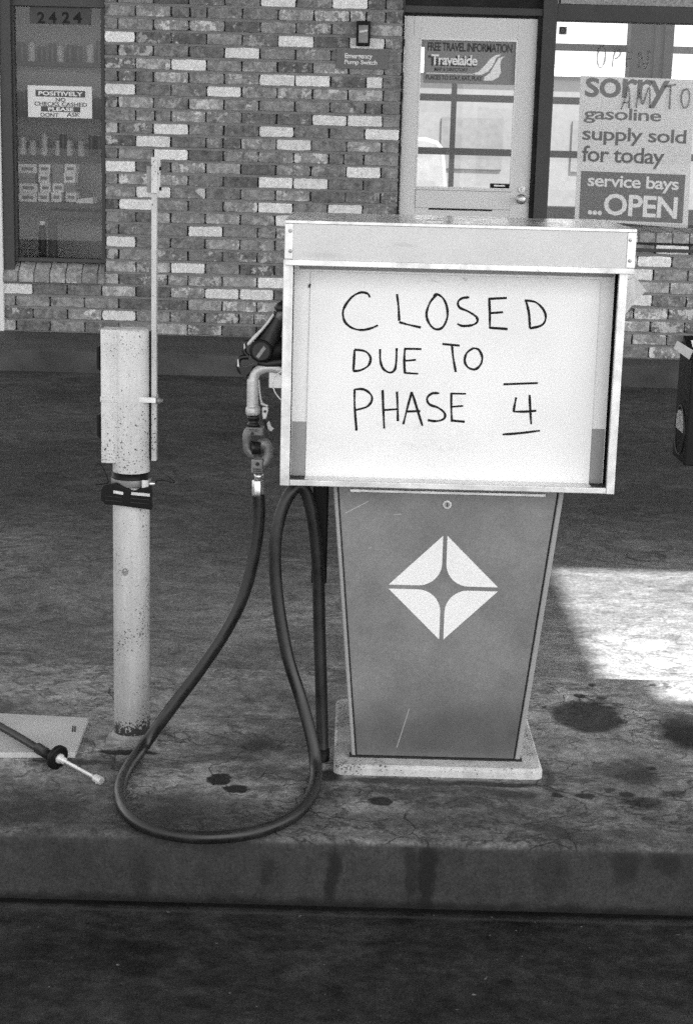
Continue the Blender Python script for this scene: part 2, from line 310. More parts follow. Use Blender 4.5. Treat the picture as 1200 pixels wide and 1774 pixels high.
# ------------------------------------------------------------------ mesh helpers
def obj(name, bm, m, parent=None, smooth=False, bevel=0.0, label=None):
    bmesh.ops.recalc_face_normals(bm, faces=bm.faces)
    me = bpy.data.meshes.new(name); bm.to_mesh(me); bm.free()
    for k in (m if isinstance(m, (list, tuple)) else [m]): me.materials.append(k)
    if smooth:
        for p in me.polygons: p.use_smooth = True
    o = bpy.data.objects.new(name, me); COL.objects.link(o)
    if parent is not None: attach(o, parent)
    if bevel:
        b = o.modifiers.new('bevel', 'BEVEL'); b.width = bevel; b.segments = 2; b.limit_method = 'ANGLE'; b.angle_limit = R(40)
    if label: o['label'] = label
    return o
def attach(o, parent):
    o.parent = parent
    p = parent; loc = Vector((0, 0, 0))
    while p is not None: loc += p.location; p = p.parent
    if o.type == 'MESH' and o.location.length == 0 and loc.length > 0:
        # meshes are written in world coordinates; keep their texture space by moving the object, not the vertices
        o.location = -loc
def thing(name, label, cat, loc=(0, 0, 0), group=None):
    o = bpy.data.objects.new(name, None); COL.objects.link(o); o.location = loc; o.empty_display_size = .05
    o['label'] = label; o['category'] = cat
    if group: o['group'] = group
    return o
def tag(o, label, cat, group=None):
    o['label'] = label; o['category'] = cat
    if group: o['group'] = group
    return o
def struct(o, label=None):
    o['kind'] = 'structure'
    if label: o['label'] = label
    return o
def B(): return bmesh.new()
def box(bm, x0, x1, y0, y1, z0, z1, mi=0):
    return hexa(bm, [(x0,y0,z0),(x1,y0,z0),(x1,y1,z0),(x0,y1,z0)], [(x0,y0,z1),(x1,y0,z1),(x1,y1,z1),(x0,y1,z1)], mi)
def hexa(bm, a, b, mi=0):
    v = [bm.verts.new(p) for p in a]; w = [bm.verts.new(p) for p in b]
    n = len(v); fs = [bm.faces.new(v[::-1]), bm.faces.new(w)]
    for i in range(n): fs.append(bm.faces.new((v[i], v[(i+1) % n], w[(i+1) % n], w[i])))
    for f in fs: f.material_index = mi
    return bm
def prism(bm, pts, y0, y1, mi=0):            # outline in XZ, thickness along Y
    return hexa(bm, [(p[0], y0, p[1]) for p in pts], [(p[0], y1, p[1]) for p in pts], mi)
def frame_for(t):
    a = Vector((0, 0, 1)) if abs(t.z) < .9 else Vector((0, 1, 0))
    u = t.cross(a).normalized(); return u, t.cross(u).normalized()
def tube(bm, pts, r, seg=14, cap=True, mi=0, flat=1.0):
    pts = [Vector(p) for p in pts]; rs = r if isinstance(r, (list, tuple)) else [r]*len(pts)
    t = (pts[1]-pts[0]).normalized(); u, v = frame_for(t); rings = []
    for i, p in enumerate(pts):
        t2 = ((pts[min(i+1, len(pts)-1)] - pts[i]).normalized() + (pts[i]-pts[max(i-1, 0)]).normalized())
        t2 = t2.normalized() if t2.length > 1e-6 else t
        u = (u - t2*u.dot(t2)); u = u.normalized() if u.length > 1e-6 else frame_for(t2)[0]; v = t2.cross(u)
        rings.append([bm.verts.new(p + (u*math.cos(2*math.pi*k/seg) + v*math.sin(2*math.pi*k/seg)*flat)*rs[i]) for k in range(seg)])
    for a, b in zip(rings, rings[1:]):
        for k in range(seg):
            f = bm.faces.new((a[k], a[(k+1) % seg], b[(k+1) % seg], b[k])); f.smooth = True; f.material_index = mi
    if cap:
        for q in (rings[0][::-1], rings[-1]): bm.faces.new(q).material_index = mi
    return bm
def smooth_path(pts, n=8):
    P = [Vector(p) for p in pts]; out = []
    for i in range(len(P)-1):
        a, b, c, d = P[max(i-1, 0)], P[i], P[i+1], P[min(i+2, len(P)-1)]
        for k in range(n):
            t = k/n
            out.append(.5*((2*b) + (c-a)*t + (2*a-5*b+4*c-d)*t*t + (-a+3*b-3*c+d)*t**3))
    out.append(P[-1]); return out
def text(bm, body, x0, x1, z0, z1, Y, t=.0012, bold=0.0, sp=1.0, mi=0, shear=0.0):
    """block lettering fitted into a box on a wall facing the street"""
    cu = bpy.data.curves.new('lettering', 'FONT'); cu.body = body; cu.size = 1; cu.offset = bold; cu.space_character = sp; cu.shear = shear; cu.resolution_u = 3
    to = bpy.data.objects.new('lettering', cu); COL.objects.link(to)
    dg = bpy.context.evaluated_depsgraph_get(); me = to.evaluated_get(dg).to_mesh()
    vs = [v.co.copy() for v in me.vertices]
    mnx, mxx = min(v.x for v in vs), max(v.x for v in vs); mny, mxy = min(v.y for v in vs), max(v.y for v in vs)
    sx, sz = (x1-x0)/(mxx-mnx), (z1-z0)/(mxy-mny)
    nv = [bm.verts.new((x0+(v.x-mnx)*sx, Y, z0+(v.y-mny)*sz)) for v in vs]; nf = []
    for p in me.polygons:
        try: f = bm.faces.new([nv[i] for i in p.vertices]); f.material_index = mi; nf.append(f)
        except ValueError: pass
    to.evaluated_get(dg).to_mesh_clear(); bpy.data.objects.remove(to); bpy.data.curves.remove(cu)
    ex = bmesh.ops.extrude_face_region(bm, geom=nf)
    for g in ex['geom']:
        if isinstance(g, bmesh.types.BMVert): g.co.y -= t
    return bm
def textpx(bm, body, xl, yt, xr, yb, Y, **k):       # box given by two corners measured in the photo, on plane Y
    a, b = onY(xl, yb, Y), onY(xr, yt, Y); c, d = onY(xl, yt, Y), onY(xr, yb, Y)
    return text(bm, body, min(a.x, b.x), max(a.x, b.x), (a.z+d.z)/2, (b.z+c.z)/2, Y, **k)
def stroke(bm, pts, w, Y, t=.0008):
    """a pen stroke: flat ribbon a hair proud of the sheet"""
    P = smooth_path([(p[0], Y, p[1]) for p in pts], 5) if len(pts) > 2 else [Vector((p[0], Y, p[1])) for p in pts]
    f0 = random.uniform(0, 6); tube(bm, P, [w*(1+.16*math.sin(f0+i*.55)+.08*math.sin(f0*2+i*1.3)) for i, _ in enumerate(P)], 8, True, 0)
    for v in bm.verts: v.co.y = Y + (v.co.y - Y)*.25 if abs(v.co.y - Y) > t*.25 else v.co.y
    return bm
def rect(xl, yt, xr, yb, Y):
    a, b, c, d = onY(xl, yt, Y), onY(xr, yt, Y), onY(xr, yb, Y), onY(xl, yb, Y)
    return (a.x+d.x)/2, (b.x+c.x)/2, (c.z+d.z)/2, (a.z+b.z)/2           # x0, x1, z0, z1
def plate(bm, xl, yt, xr, yb, Y, t=.004, mi=0):
    x0, x1, z0, z1 = rect(xl, yt, xr, yb, Y); return box(bm, x0, x1, Y-t, Y, z0, z1, mi)
def disc(bm, c, axis, r, h, seg=24, mi=0):
    c = Vector(c); a = Vector(axis).normalized(); return tube(bm, [c, c+a*h], r, seg, True, mi)

YW = 12.05                                   # street face of the shop wall
YK, YF = 11.0, 3.157                         # walk kerb, island kerb
# ------------------------------------------------------------------ ground
bm = B(); box(bm, -300, 300, -200, 400, -.5, 0); struct(obj('ground', bm, M['ground']))
bm = B(); box(bm, -16, 16, 4.0, YK+.1, -.02, .004); struct(obj('driveway', bm, M['driveway']))
bm = B(); box(bm, -16, 16, -1.2, YF+.1, -.02, .004); struct(obj('forecourt', bm, M['forecourt']))
# island with a worn, rounded kerb
bm = B()
prof = [(YF, 0.0), (YF+.003, .130), (YF+.006, .141), (YF+.013, .1475), (YF+.024, .15), (4.27, .15), (4.283, .146), (4.29, .13), (4.29, 0.0)]
xs = [-6 + 12*i/120 for i in range(121)]; rows = []
for x in xs:
    q = []
    for k, (y, z) in enumerate(prof):
        j = (math.sin(x*7.3+k)*.0016 + math.sin(x*23.1+2*k)*.001 + random.uniform(-.001, .001)) if 0 < k < 5 else 0
        q.append(bm.verts.new((x, y+j, z+j*.5)))
    rows.append(q)
for a, b in zip(rows, rows[1:]):
    for k in range(len(prof)-1): bm.faces.new((a[k], a[k+1], b[k+1], b[k])).smooth = k not in (4,)
bm.faces.new(rows[0]); bm.faces.new(rows[-1][::-1])
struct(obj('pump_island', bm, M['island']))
# shop walk and its kerb
bm = B(); box(bm, -9, 9, YK+.012, 12.6, -.1, .15); struct(obj('walkway', bm, M['walk'], bevel=.008))
bm = B(); box(bm, -9, 9, YK, YK+.012, -.1, .142); struct(obj('walkway_kerb', bm, M['walkface'], bevel=.003))
# round utility cover ring in the driveway
c = onZ(1120, 965, .004); bm = B(); tube(bm, [c + Vector((math.cos(2*math.pi*k/40)*.075, math.sin(2*math.pi*k/40)*.075, .001)) for k in range(41)], .0045, 6)
tag(obj('utility_cover', bm, M['walk']), 'faint round utility cover ring set flush in the driveway', 'cover')

# ------------------------------------------------------------------ brick work
WHITE = [(300,42,.6),(272,18,.45),(212,62,1),(316,110,1),(318,133,.8),(212,153,1),(300,221,1),(271,243,1),(301,266,.6),(212,285,1),(239,307,.5),(272,330,1),(239,352,1),(290,375,.7),(212,417,1),(316,461,1),
 (483,5,.9),(607,5,.9),(515,25,.5),(633,27,.75),(362,43,.5),(483,45,.6),(513,70,1),(652,72,.9),(425,92,.9),(337,110,1),(483,136,.9),(542,137,1),(663,139,1),(392,157,1),(560,160,.5),(423,180,.5),(323,200,.8),(573,207,1),(633,207,1),(323,223,1),
 (482,227,1),(673,230,1),(510,248,1),(325,266,.9),(540,270,.55),(628,295,1),(483,313,1),(540,315,1),(420,355,.7),(477,357,1),(595,358,1),(372,377,.6),(490,377,1),(358,395,1),(330,462,1),(384,507,1),(443,507,.95),(326,507,.7),(425,485,.5),(472,487,.9),
 (30,499,1),(150,543,.8),(205,545,1),(257,567,.0),
 (1151,424,.9),(1115,445,.95),(1130,470,1),(1128,515,1),(1106,538,.65),(1120,560,.7),(1101,582,.5),(1162,605,.6),(1195,490,.5)]
p0, p1 = onY(355.2, 507, YW), onY(414.8, 508.5, YW); PIT = p1.x - p0.x; PH0 = p0.x
CRS = (onY(212, 62, YW).z - onY(212, 417, YW).z)/16.0
def brickwork(name, parent, regions, Y, z0, pit, crs, ph0, evenoff, skip=()):
    """running-bond wall: mortar slab and one irregular block per brick, all one wall"""
    bm = B(); lay = bm.loops.layers.float_color.new('tone')
    bricks = []
    for (xa, xb, za, zb) in regions:
        i0 = int(round((za-z0)/crs))
        for i in range(i0, 80):
            zl = z0 + i*crs
            if zl + crs*.5 > zb: break
            off = 0 if i % 2 == evenoff else pit/2
            k0 = math.floor((xa-ph0-off)/pit)
            for k in range(k0, k0+400):
                x0 = ph0 + off + k*pit; x1 = x0 + pit
                if x0 >= xb: break
                x0, x1 = max(x0, xa), min(x1, xb)
                if x1-x0 < .035: continue
                if random.random() < .05 and x1-x0 > pit*.9:
                    xm = (x0+x1)/2 + random.uniform(-.02, .02); bricks += [(x0, xm, zl, min(zl+crs, zb)), (xm, x1, zl, min(zl+crs, zb))]
                else: bricks.append((x0, x1, zl, min(zl+crs, zb)))
    cents = [((a+b)/2, (c+d)/2) for a, b, c, d in bricks]; tone = {}
    for (px, py, w) in WHITE:
        q = onY(px, py, Y); j = min(range(len(cents)), key=lambda j: (cents[j][0]-q.x)**2 + (cents[j][1]-q.z)**2*4)
        if abs(cents[j][0]-q.x) < pit*.7 and abs(cents[j][1]-q.z) < crs*.8: tone[j] = max(tone.get(j, 0), w)
    for j, (x0, x1, zl, zt) in enumerate(bricks):
        h = .0062; a, b, c, d = x0+h*.62, x1-h*.62, zl+h*.9, zt-h*1.5
        a += random.uniform(-.001, .002); b -= random.uniform(-.001, .003); c += random.uniform(-.001, .003); d -= random.uniform(-.001, .003)
        rd = random.uniform(.006, .018); rr = lambda: random.uniform(.6, 1.25)*rd; jt = lambda: random.uniform(-.0022, .0022)
        out = []
        nx = 4
        def corner(x, z, sx, sz):
            r1, r2 = rr(), rr(); return [(x+sx*r1, z+jt()), (x+sx*r1*.3, z+sz*r2*.3), (x+jt(), z+sz*r2)]
        c1 = corner(a, c, 1, 1); c2 = corner(b, c, -1, 1); c3 = corner(b, d, -1, -1); c4 = corner(a, d, 1, -1)
        out += c1[::-1]; out += [(a+(b-a)*t, c+jt()) for t in (.3, .5, .7)]; out += c2; out += [(b+jt(), (c+d)/2)]
        out += c3[::-1]; out += [(b+(a-b)*t, d+jt()) for t in (.3, .5, .7)]; out += c4; out += [(a+jt(), (c+d)/2)]
        ctr = ((a+b)/2, (c+d)/2); dp = .009 + random.uniform(-.002, .003)
        back = [bm.verts.new((x, Y+.022, z)) for x, z in out]
        edge = [bm.verts.new((x, Y-dp+.012, z)) for x, z in out]
        fr = [bm.verts.new((x+(ctr[0]-x)*.022, Y-dp+.0085, z+(ctr[1]-z)*.06)) for x, z in out]
        n = len(out); fs = [bm.faces.new(fr[::-1])]
        for i in range(n):
            i2 = (i+1) % n
            fs.append(bm.faces.new((back[i], back[i2], edge[i2], edge[i]))); fs.append(bm.faces.new((edge[i], edge[i2], fr[i2], fr[i])))
        if j in tone:
            w = tone[j]
            if w >= .85: cl = (random.uniform(.72, .86), 0.0, .0, 1)
            elif w > 0: cl = (random.uniform(.26, .36), .75+w*.25, .1, 1)
            else: cl = (.24, .1, .1, 1)
        else:
            q = random.random(); cl = (random.uniform(.125, .275), .0 if q < .35 else random.uniform(.1, .7), random.uniform(0, 1) if random.random() < .6 else 0, 1)
            if random.random() < .18: cl = (random.uniform(.28, .40), random.uniform(.3, .9), .3, 1)
            if random.random() < .035: cl = (.11, .15, 1, 1)
        for f in fs:
            for l in f.loops: l[lay] = cl
    for (xa, xb, za, zb) in regions:
        box(bm, xa, xb, Y+.026, Y+.16, za, zb, 2)
        i0 = int(round((za-z0)/crs))
        for i in range(i0, 80):
            zm = z0 + i*crs
            if zm > zb: break
            zl_, zh_ = max(zm-.0125, za), min(zm+.0085, zb)
            if zh_-zl_ > .003: box(bm, xa, xb, Y+.0055, Y+.0258, zl_, zh_, 1)
    return obj(name, bm, [M['brick'], M['mortar'], M['joint']], parent)

BLD = thing('gas_station_shop', 'brick fronted gas station shop with glazed door and windows behind the pump', 'shop', (0, 0, 0))
XL = onY(3.5, 480, YW).x; XWR = onY(182, 200, YW).x; XD = onY(693, 200, YW).x
ZSILL = onY(90, 454, YW+.06).z; ZB = .15
ZSC = .15 + round((onY(90, 473, YW).z-.15)/CRS)*CRS
brickwork('brick_wall', BLD, [(XL, XD, ZB, ZSC), (XWR, XD, ZSC, 3.0)], YW, ZB, PIT, CRS, PH0, 1)
# lower wall under the display window stands forward to the kerb
YP = 11.39; XP0 = onY(946, 300, YW).x; ZL = onY(1150, 404, YP).z
q0, q1 = onY(1097, 470, YP), onY(1161.5, 472, YP); PIT2 = .236; CRS2 = CRS
nrow = int((ZL-.15)/CRS2)
brickwork('display_plinth', BLD, [(XP0, 4.6, ZB, ZL - .072)], YP, ZB, PIT2, CRS2, onY(1161.5, 470, YP).x, 1)
# rowlock courses: window sill at left, ledge at right
def rowlock(name, x0, x1, yf, yb, zf, zb, h, w, parent):
    bm = B(); lay = bm.loops.layers.float_color.new('tone'); x = x0
    while x < x1 - .02:
        xe = min(x + w, x1); a, b = x+.004, xe-.004; j = lambda: random.uniform(-.003, .003)
        n0 = set(bm.faces)
        hexa(bm, [(a, yf+j(), zf-h), (b, yf+j(), zf-h), (b, yb, zb-h), (a, yb, zb-h)], [(a+j(), yf+.008, zf+j()*.5), (b+j(), yf+.008, zf+j()*.5), (b, yb, zb), (a, yb, zb)])
        cl = (random.uniform(.2, .34), random.choice((0, .3, .6, .9)), random.choice((0, .3, .7)), 1)
        for f in set(bm.faces)-n0:
            for l in f.loops: l[lay] = cl
        x = xe
    hexa(bm, [(x0, yf+.012, zf-h-.003), (x1, yf+.012, zf-h-.003), (x1, yb+.02, zb-h), (x0, yb+.02, zb-h)], [(x0, yf+.016, zf-.006), (x1, yf+.016, zf-.006), (x1, yb+.02, zb-.006), (x0, yb+.02, zb-.006)], 1)
    return obj(name, bm, [M['brick'], M['mortar']], parent, bevel=.004)
zsf = onY(90, 473.5, YW-.03).z
rowlock('window_sill', XL+.01, XWR-.005, YW-.035, YW+.08, zsf, ZSILL, .068, .115, BLD)
rowlock('display_ledge', XP0, 4.6, YP-.015, YW-.02, ZL, ZL+.012, .066, .115, BLD)
# a thin dark drip rail under the ledge
bm = B(); box(bm, XP0, 4.6, YP-.014, YP-.001, onY(1150, 436, YP).z-.004, onY(1150, 432, YP).z+.004); obj('drip_rail', bm, M['frame'], BLD)
# white column at the far left
bm = B(); x1 = onY(4.5, 400, YW-.03).x; box(bm, -3.4, x1, YW-.03, YW+.3, .15, 3.0); tag(obj('white_column', bm, M['white'], bevel=.006), 'white painted column at the left end of the brick wall', 'column')

# left shop window: frame, pane
ZT = onY(90, 12, YW+.06).z
W1 = obj('window', (lambda b: (box(b, x1+.002, onY(21.5, 200, YW).x, YW-.005, YW+.12, zsf+.0, 3.0),
    box(b, onY(22.5, 200, YW+.03).x, onY(28.6, 240, YW+.05).x, YW+.03, YW+.11, ZSILL+.001, ZT),
    box(b, onY(22.5, 200, YW+.03).x, XWR-.003, YW+.03, YW+.11, ZT, 3.0),
    box(b, onY(28.8, 240, YW+.05).x, XWR-.003, YW+.03, YW+.11, ZSILL+.002, onY(90, 447, YW+.03).z)) and b)(B()), M['frame_l'], BLD, bevel=.004)
bm = B(); box(bm, onY(176.5, 240, YW+.05).x, XWR-.004, YW+.035, YW+.10, ZSILL+.03, ZT-.001); obj('window_stop', bm, M['frame_l'], W1)
bm = B(); xa, xb = onY(28.6, 240, YW+.05).x, XWR-.004; v = [bm.verts.new(p) for p in ((xa, YW+.07, ZSILL), (xb, YW+.07, ZSILL), (xb, YW+.07, ZT), (xa, YW+.07, ZT))]; bm.faces.new(v); obj('pane', bm, M['glass_d'], W1)

# entrance: dark frame, door, transom
YD = YW + .05
zh = onY(815, 30, YD).z; xdl, xdr = onY(696.5, 200, YD).x, onY(926.5, 200, YD).x
bm = B()
box(bm, XD-.004, xdl-.004, YW+.02, YW+.14, .15, 3.0)                       # hinge jamb
xm0, xm1 = onY(931.5, 200, YW).x, onY(955.8, 200, YW).x
box(bm, xm0, xm1, YW-.005, YW+.14, .15, 3.0)                                # mullion
box(bm, xdl-.004, xm0, YW+.02, YW+.14, zh+.018, onY(815, 11, YW).z)           # head rail
zr0, zr1 = onY(1080, 38.5, YW).z, onY(1080, 9, YW).z
box(bm, xm1, 4.6, YW+.0, YW+.14, zr0, zr1)                                    # window head
zfr = onY(1150, 398.5, YW+.03).z; box(bm, xm1, 4.6, YW+.02, YW+.14, ZL-.03, zfr)
obj('entrance_frame', bm, M['frame'], BLD, bevel=.004)
bm = B(); box(bm, xdl-.004, xm0, YW+.06, YW+.1, onY(815, 11, YW).z, 3.0); obj('transom_panel', bm, M['black'], BLD)
bm = B(); box(bm, xm1+.02, 4.6, YW+.01, YW+.12, zr1, 3.1); obj('stucco_band', bm, M['stucco'], BLD)
bm = B(); box(bm, xm0-.03, xm0, YW+.02, YW+.1, .15, zh+.018); box(bm, xdl-.02, xdl-.003, YW+.015, YW+.02, .15, zh+.018); box(bm, xdl-.003, xm0-.03, YW+.06, YW+.1, zh+.002, zh+.0175); obj('door_gap', bm, M['black'], BLD)
# door leaf
gx0, gx1, gz0, gz1 = rect(727, 68, 889, 326, YD)
gx0 = onY(724, 200, YD).x; gx1 = onY(889.5, 200, YD).x
bm = B(); box(bm, xdl, gx0, YD, YD+.045, .16, zh); box(bm, gx1, xdr, YD, YD+.045, .16, zh); box(bm, gx0, gx1, YD, YD+.045, gz1, zh); box(bm, gx0, gx1, YD, YD+.045, .16, gz0)
DOOR = obj('door', bm, M['door'], BLD, bevel=.003)
bm = B(); v = [bm.verts.new(p) for p in ((gx0, YD+.03, gz0), (gx1, YD+.03, gz0), (gx1, YD+.03, gz1), (gx0, YD+.03, gz1))]; bm.faces.new(v); obj('pane', bm, M['glass'], DOOR)
bm = B(); t = .011
box(bm, gx0-.004, gx0+t*.6, YD-.004, YD+.02, gz0, gz1); box(bm, gx1-t*.6, gx1+.004, YD-.004, YD+.02, gz0, gz1); box(bm, gx0-.004, gx1+.004, YD-.005, YD+.02, gz1-t, gz1+.004); box(bm, gx0-.004, gx1+.004, YD-.005, YD+.02, gz0-.004, gz0+t*.5)
obj('glazing_bead', bm, M['white'], DOOR, bevel=.002)
bm = B()   # panel mouldings and mail slot
x0, x1_, z0, z1 = rect(718, 330, 884, 362, YD); 
for (a, b, c, d) in ((x0, x1_, z1-.004, z1), (x0, x1_, z0, z0+.003), (x0, x0+.003, z0, z1)): box(bm, a, b, YD-.0015, YD+.002, c, d)
x2 = onY(717, 50, YD).x; box(bm, x2, x2+.0025, YD-.001, YD+.002, gz1+.02, zh-.01); obj('panel_joint', bm, M['sign_mid'], DOOR)
bm = B(); x0, x1_, z0, z1 = rect(742, 361.5, 852, 364.5, YD); box(bm, x0, x1_, YD-.004, YD+.002, z0, z1); obj('mail_slot', bm, M['black'], DOOR)
c = onY(903, 328, YD); bm = B(); disc(bm, (c.x, YD, c.z), (0, -1, 0), .026, .014, 20); disc(bm, (c.x, YD-.014, c.z), (0, -1, 0), .010, .006, 12); obj('deadbolt', bm, M['alu_w'], DOOR, bevel=.002)
c = onY(902, 345, YD); bm = B(); tube(bm, [(c.x, YD, c.z), (c.x, YD-.01, c.z), (c.x, YD-.012, c.z), (c.x, YD-.035, c.z), (c.x, YD-.045, c.z), (c.x, YD-.062, c.z), (c.x, YD-.07, c.z)], [.038, .036, .014, .014, .030, .030, .012], 20); obj('door_knob', bm, M['alu_w'], DOOR, True)
# display window pane at right
bm = B(); zb = zfr; v = [bm.verts.new(p) for p in ((xm1, YW+.06, zb), (4.6, YW+.06, zb), (4.6, YW+.06, zr0), (xm1, YW+.06, zr0))]; bm.faces.new(v); obj('display_pane', bm, M['glass'], BLD)

# shop interior and rear glazing
YR = 17.2
bm = B(); box(bm, -30, 40, YR+.12, 43.7, -.02, .004); struct(obj('rear_yard', bm, M['yard']))
bm = B(); box(bm, -5, 6, 12.3, YR+.1, .02, .155); obj('shop_floor', bm, M['floor_in'], BLD)
bm = B(); box(bm, -5, 6, 12.22, YR+.1, 2.95, 3.05); obj('shop_ceiling', bm, M['ceil'], BLD)
XS = .05
bm = B(); box(bm, -5, XS-.5, YR, YR+.1, .155, 2.95); box(bm, -5.1, -5, 12.22, YR+.1, .1, 3.0); obj('rear_wall', bm, M['wall_in'], BLD)
bm = B(); box(bm, -5, -3.42, YW+.05, YW+.2, .15, 3.0); obj('side_wall', bm, M['wall_in'], BLD)
bm = B()
zA, zBm, zC = onY(1000, 82, YR).z, onY(1000, 175, YR).z, onY(1000, 268, YR).z
for z in (zA, zBm, zC): box(bm, XS-.5, 6, YR, YR+.05, z-.035, z+.035)
for px in (785,): x = onY(px, 200, YR).x; box(bm, x-.027, x+.027, YR+.001, YR+.049, .155, 2.95)
for x in (onY(785, 200, YR).x-1.4, onY(1040, 200, YR).x+2.8): box(bm, x-.027, x+.027, YR+.001, YR+.049, .155, 2.95)
RW = obj('rear_window', bm, M['muntin'], BLD)
bm = B(); v = [bm.verts.new(p) for p in ((XS-.5, YR+.025, .155), (6, YR+.025, .155), (6, YR+.025, 2.95), (XS-.5, YR+.025, 2.95))]; bm.faces.new(v); obj('pane', bm, M['glass_b'], RW)
xc0, xc1 = onY(1091, 80, YR-.3).x, onY(1166, 80, YR-.3).x
bm = B(); box(bm, xc0, xc0+.10, YR-.30, YR-.05, .155, 2.95); box(bm, xc0+.10, xc1-.09, YR-.27, YR-.05, .155, 2.95); box(bm, xc1-.09, xc1, YR-.30, YR-.05, .155, 2.95); box(bm, xc0+.24, xc0+.3, YR-.285, YR-.27, .155, 2.95); obj('rear_column', bm, M['column_in'], BLD)
zlow = onY(970, 357, YR-.5).z
bm = B(); box(bm, onY(948, 300, YR-.9).x, 5.5, YR-.9, YR-.5, .155, zlow); tag(obj('low_counter', bm, M['column_in'], bevel=.01), 'dark low counter seen through the display window behind the poster', 'counter')

# unseen canopy over the pumps; its opening is shaped to cast the sun patch
ZC = 4.6
sh = to_sun*((ZC)/to_sun.z); hx0 = .785 + sh.x; hy1 = 6.03 + sh.y; hy0 = hy1 - 1.98
hx1 = hx0 + 3.2
CX0, CX1, CY0, CY1 = -3.8, 6.4, -1.0, 12.3
bm = B(); zt = ZC+.25
box(bm, CX0, hx0, CY0, CY1, ZC, zt); box(bm, hx0, hx1, CY0, hy0, ZC, zt); box(bm, hx0, hx1, hy1, CY1, ZC, zt); box(bm, hx1, CX1, CY0, CY1, ZC, zt)
struct(obj('unseen_canopy_roof', bm, M['canopy']), 'flat canopy roof over the pump island out of view, with an opening shaped for the sun patch')
bm = B(); box(bm, -5.1, 6.1, 12.3, YR+.6, 3.06, 3.8); box(bm, -5.1, 6.1, 12.22, 12.3, 3.0, 3.8); struct(obj('shop_roof', bm, M['canopy']))

# ------------------------------------------------------------------ the pump
PUMP = thing('gas_pump', 'short squat gas pump with wide sign box on a tapered grey cabinet', 'gas pump', (.22, 3.72, .15))
YC, YS, YH = 3.575, 3.500, 3.475
zs = .174
def up(pts): return pts
# base slab with rounded corners and edges
bm = B(); x0, x1, y0, y1 = -.014, .462, 3.522, 3.985; rc = .02; ring = []
for (cx_, cy_, a0) in ((x1-rc, y0+rc, -90), (x1-rc, y1-rc, 0), (x0+rc, y1-rc, 90), (x0+rc, y0+rc, 180)):
    for k in range(5): a = R(a0+k*22.5); ring.append((cx_+rc*math.cos(a), cy_+rc*math.sin(a)))
lv = []
for (ins, z) in ((0, .15), (0, .166), (.002, .171), (.006, .174)):
    cxm, cym = (x0+x1)/2, (y0+y1)/2
    lv.append([bm.verts.new((cxm+(x-cxm)*(1-ins/.238), cym+(y-cym)*(1-ins/.23), z)) for x, y in ring])
for a, b in zip(lv, lv[1:]):
    for i in range(len(a)): bm.faces.new((a[i], a[(i+1) % len(a)], b[(i+1) % len(a)], b[i]))
bm.faces.new(lv[-1]); bm.faces.new(lv[0][::-1]); obj('base_slab', bm, M['slab'], PUMP)
# tapered cabinet
xb0, xb1, xt0, xt1, zt = .026, .414, -.0335, .484, .835
bm = B(); hexa(bm, [(xb0, YC, zs), (xb1, YC, zs), (xb1-.01, 3.90, zs), (xb0+.01, 3.90, zs)], [(xt0, YC, zt), (xt1, YC, zt), (xt1, 3.88, zt), (xt0, 3.88, zt)])
CAB = obj('cabinet', bm, M['cab_side'], PUMP, bevel=.004)
def edge(px_b, py_b, px_t, py_t, Y):  # a front seam between two photo points
    a, b = onY(px_b, py_b, Y), onY(px_t, py_t, Y); return a, b
lb, lt = onY(617, 1311, YC), onY(585.5, 846, YC); rb, rt = onY(889.5, 1318, YC), onY(966, 856, YC)
zl = .181; zu = .835
def atz(a, b, z): return a.x + (b.x-a.x)*(z-a.z)/(b.z-a.z)
bm = B(); prism(bm, [(atz(lb, lt, zl)+.0012, zl), (atz(rb, rt, zl)-.003, zl), (atz(rb, rt, zu)-.003, zu), (atz(lb, lt, zu)+.0012, zu)], YC-.007, YC-.0005)
FP = obj('front_panel', bm, M['cab'], PUMP, bevel=.0025)
bm = B(); prism(bm, [(atz(lb, lt, zl-.003)-.001, zl-.004), (atz(rb, rt, zl-.003)+.0005, zl-.004), (atz(rb, rt, zu)+.0005, zu), (atz(lb, lt, zu)-.001, zu)], YC-.0016, YC-.0002); obj('panel_gap', bm, M['black'], PUMP)
bm = B()
prism(bm, [(xb0+.001, zs+.006), (atz(lb, lt, zs+.006)-.0022, zs+.006), (atz(lb, lt, zu)-.0022, zu), (xt0+.001, zu)], YC-.006, YC-.0003); obj('corner_trim', bm, M['cab_side'], PUMP, bevel=.002); bm = B()
prism(bm, [(atz(rb, rt, zs+.006)+.0012, zs+.006), (xb1-.001, zs+.006), (xt1-.001, zu), (atz(rb, rt, zu)+.0012, zu)], YC-.006, YC-.0003)
obj('corner_trim', bm, M['cab_side'], PUMP, bevel=.002)
bm = B(); box(bm, xb0-.004, xb1+.004, YC-.004, YC+.02, zs-.0005, zs+.0045); obj('foot_seal', bm, M['black'], PUMP)
yp = YC-.0072
bm = B(); x0, x1, z0, z1 = rect(606, 850.5, 944, 855.5, yp); a = onY(606, 850, yp); b = onY(944, 861, yp); box(bm, a.x, b.x, yp-.006, yp, z0-.001, z1); obj('door_lip', bm, M['alu_w'], FP, bevel=.0015)
c = onY(774, 874, yp); bm = B(); disc(bm, (c.x, yp, c.z), (0, -1, 0), .0100, .003, 24); LK = obj('lock', bm, M['castal'], FP, bevel=.001)
bm = B(); disc(bm, (c.x, yp-.003, c.z), (0, -1, 0), .0062, .0012, 18); box(bm, c.x-.001, c.x+.001, yp-.0052, yp-.0042, c.z-.0042, c.z+.0042, 1); obj('keyway', bm, [M['castgrey'], M['black']], LK)
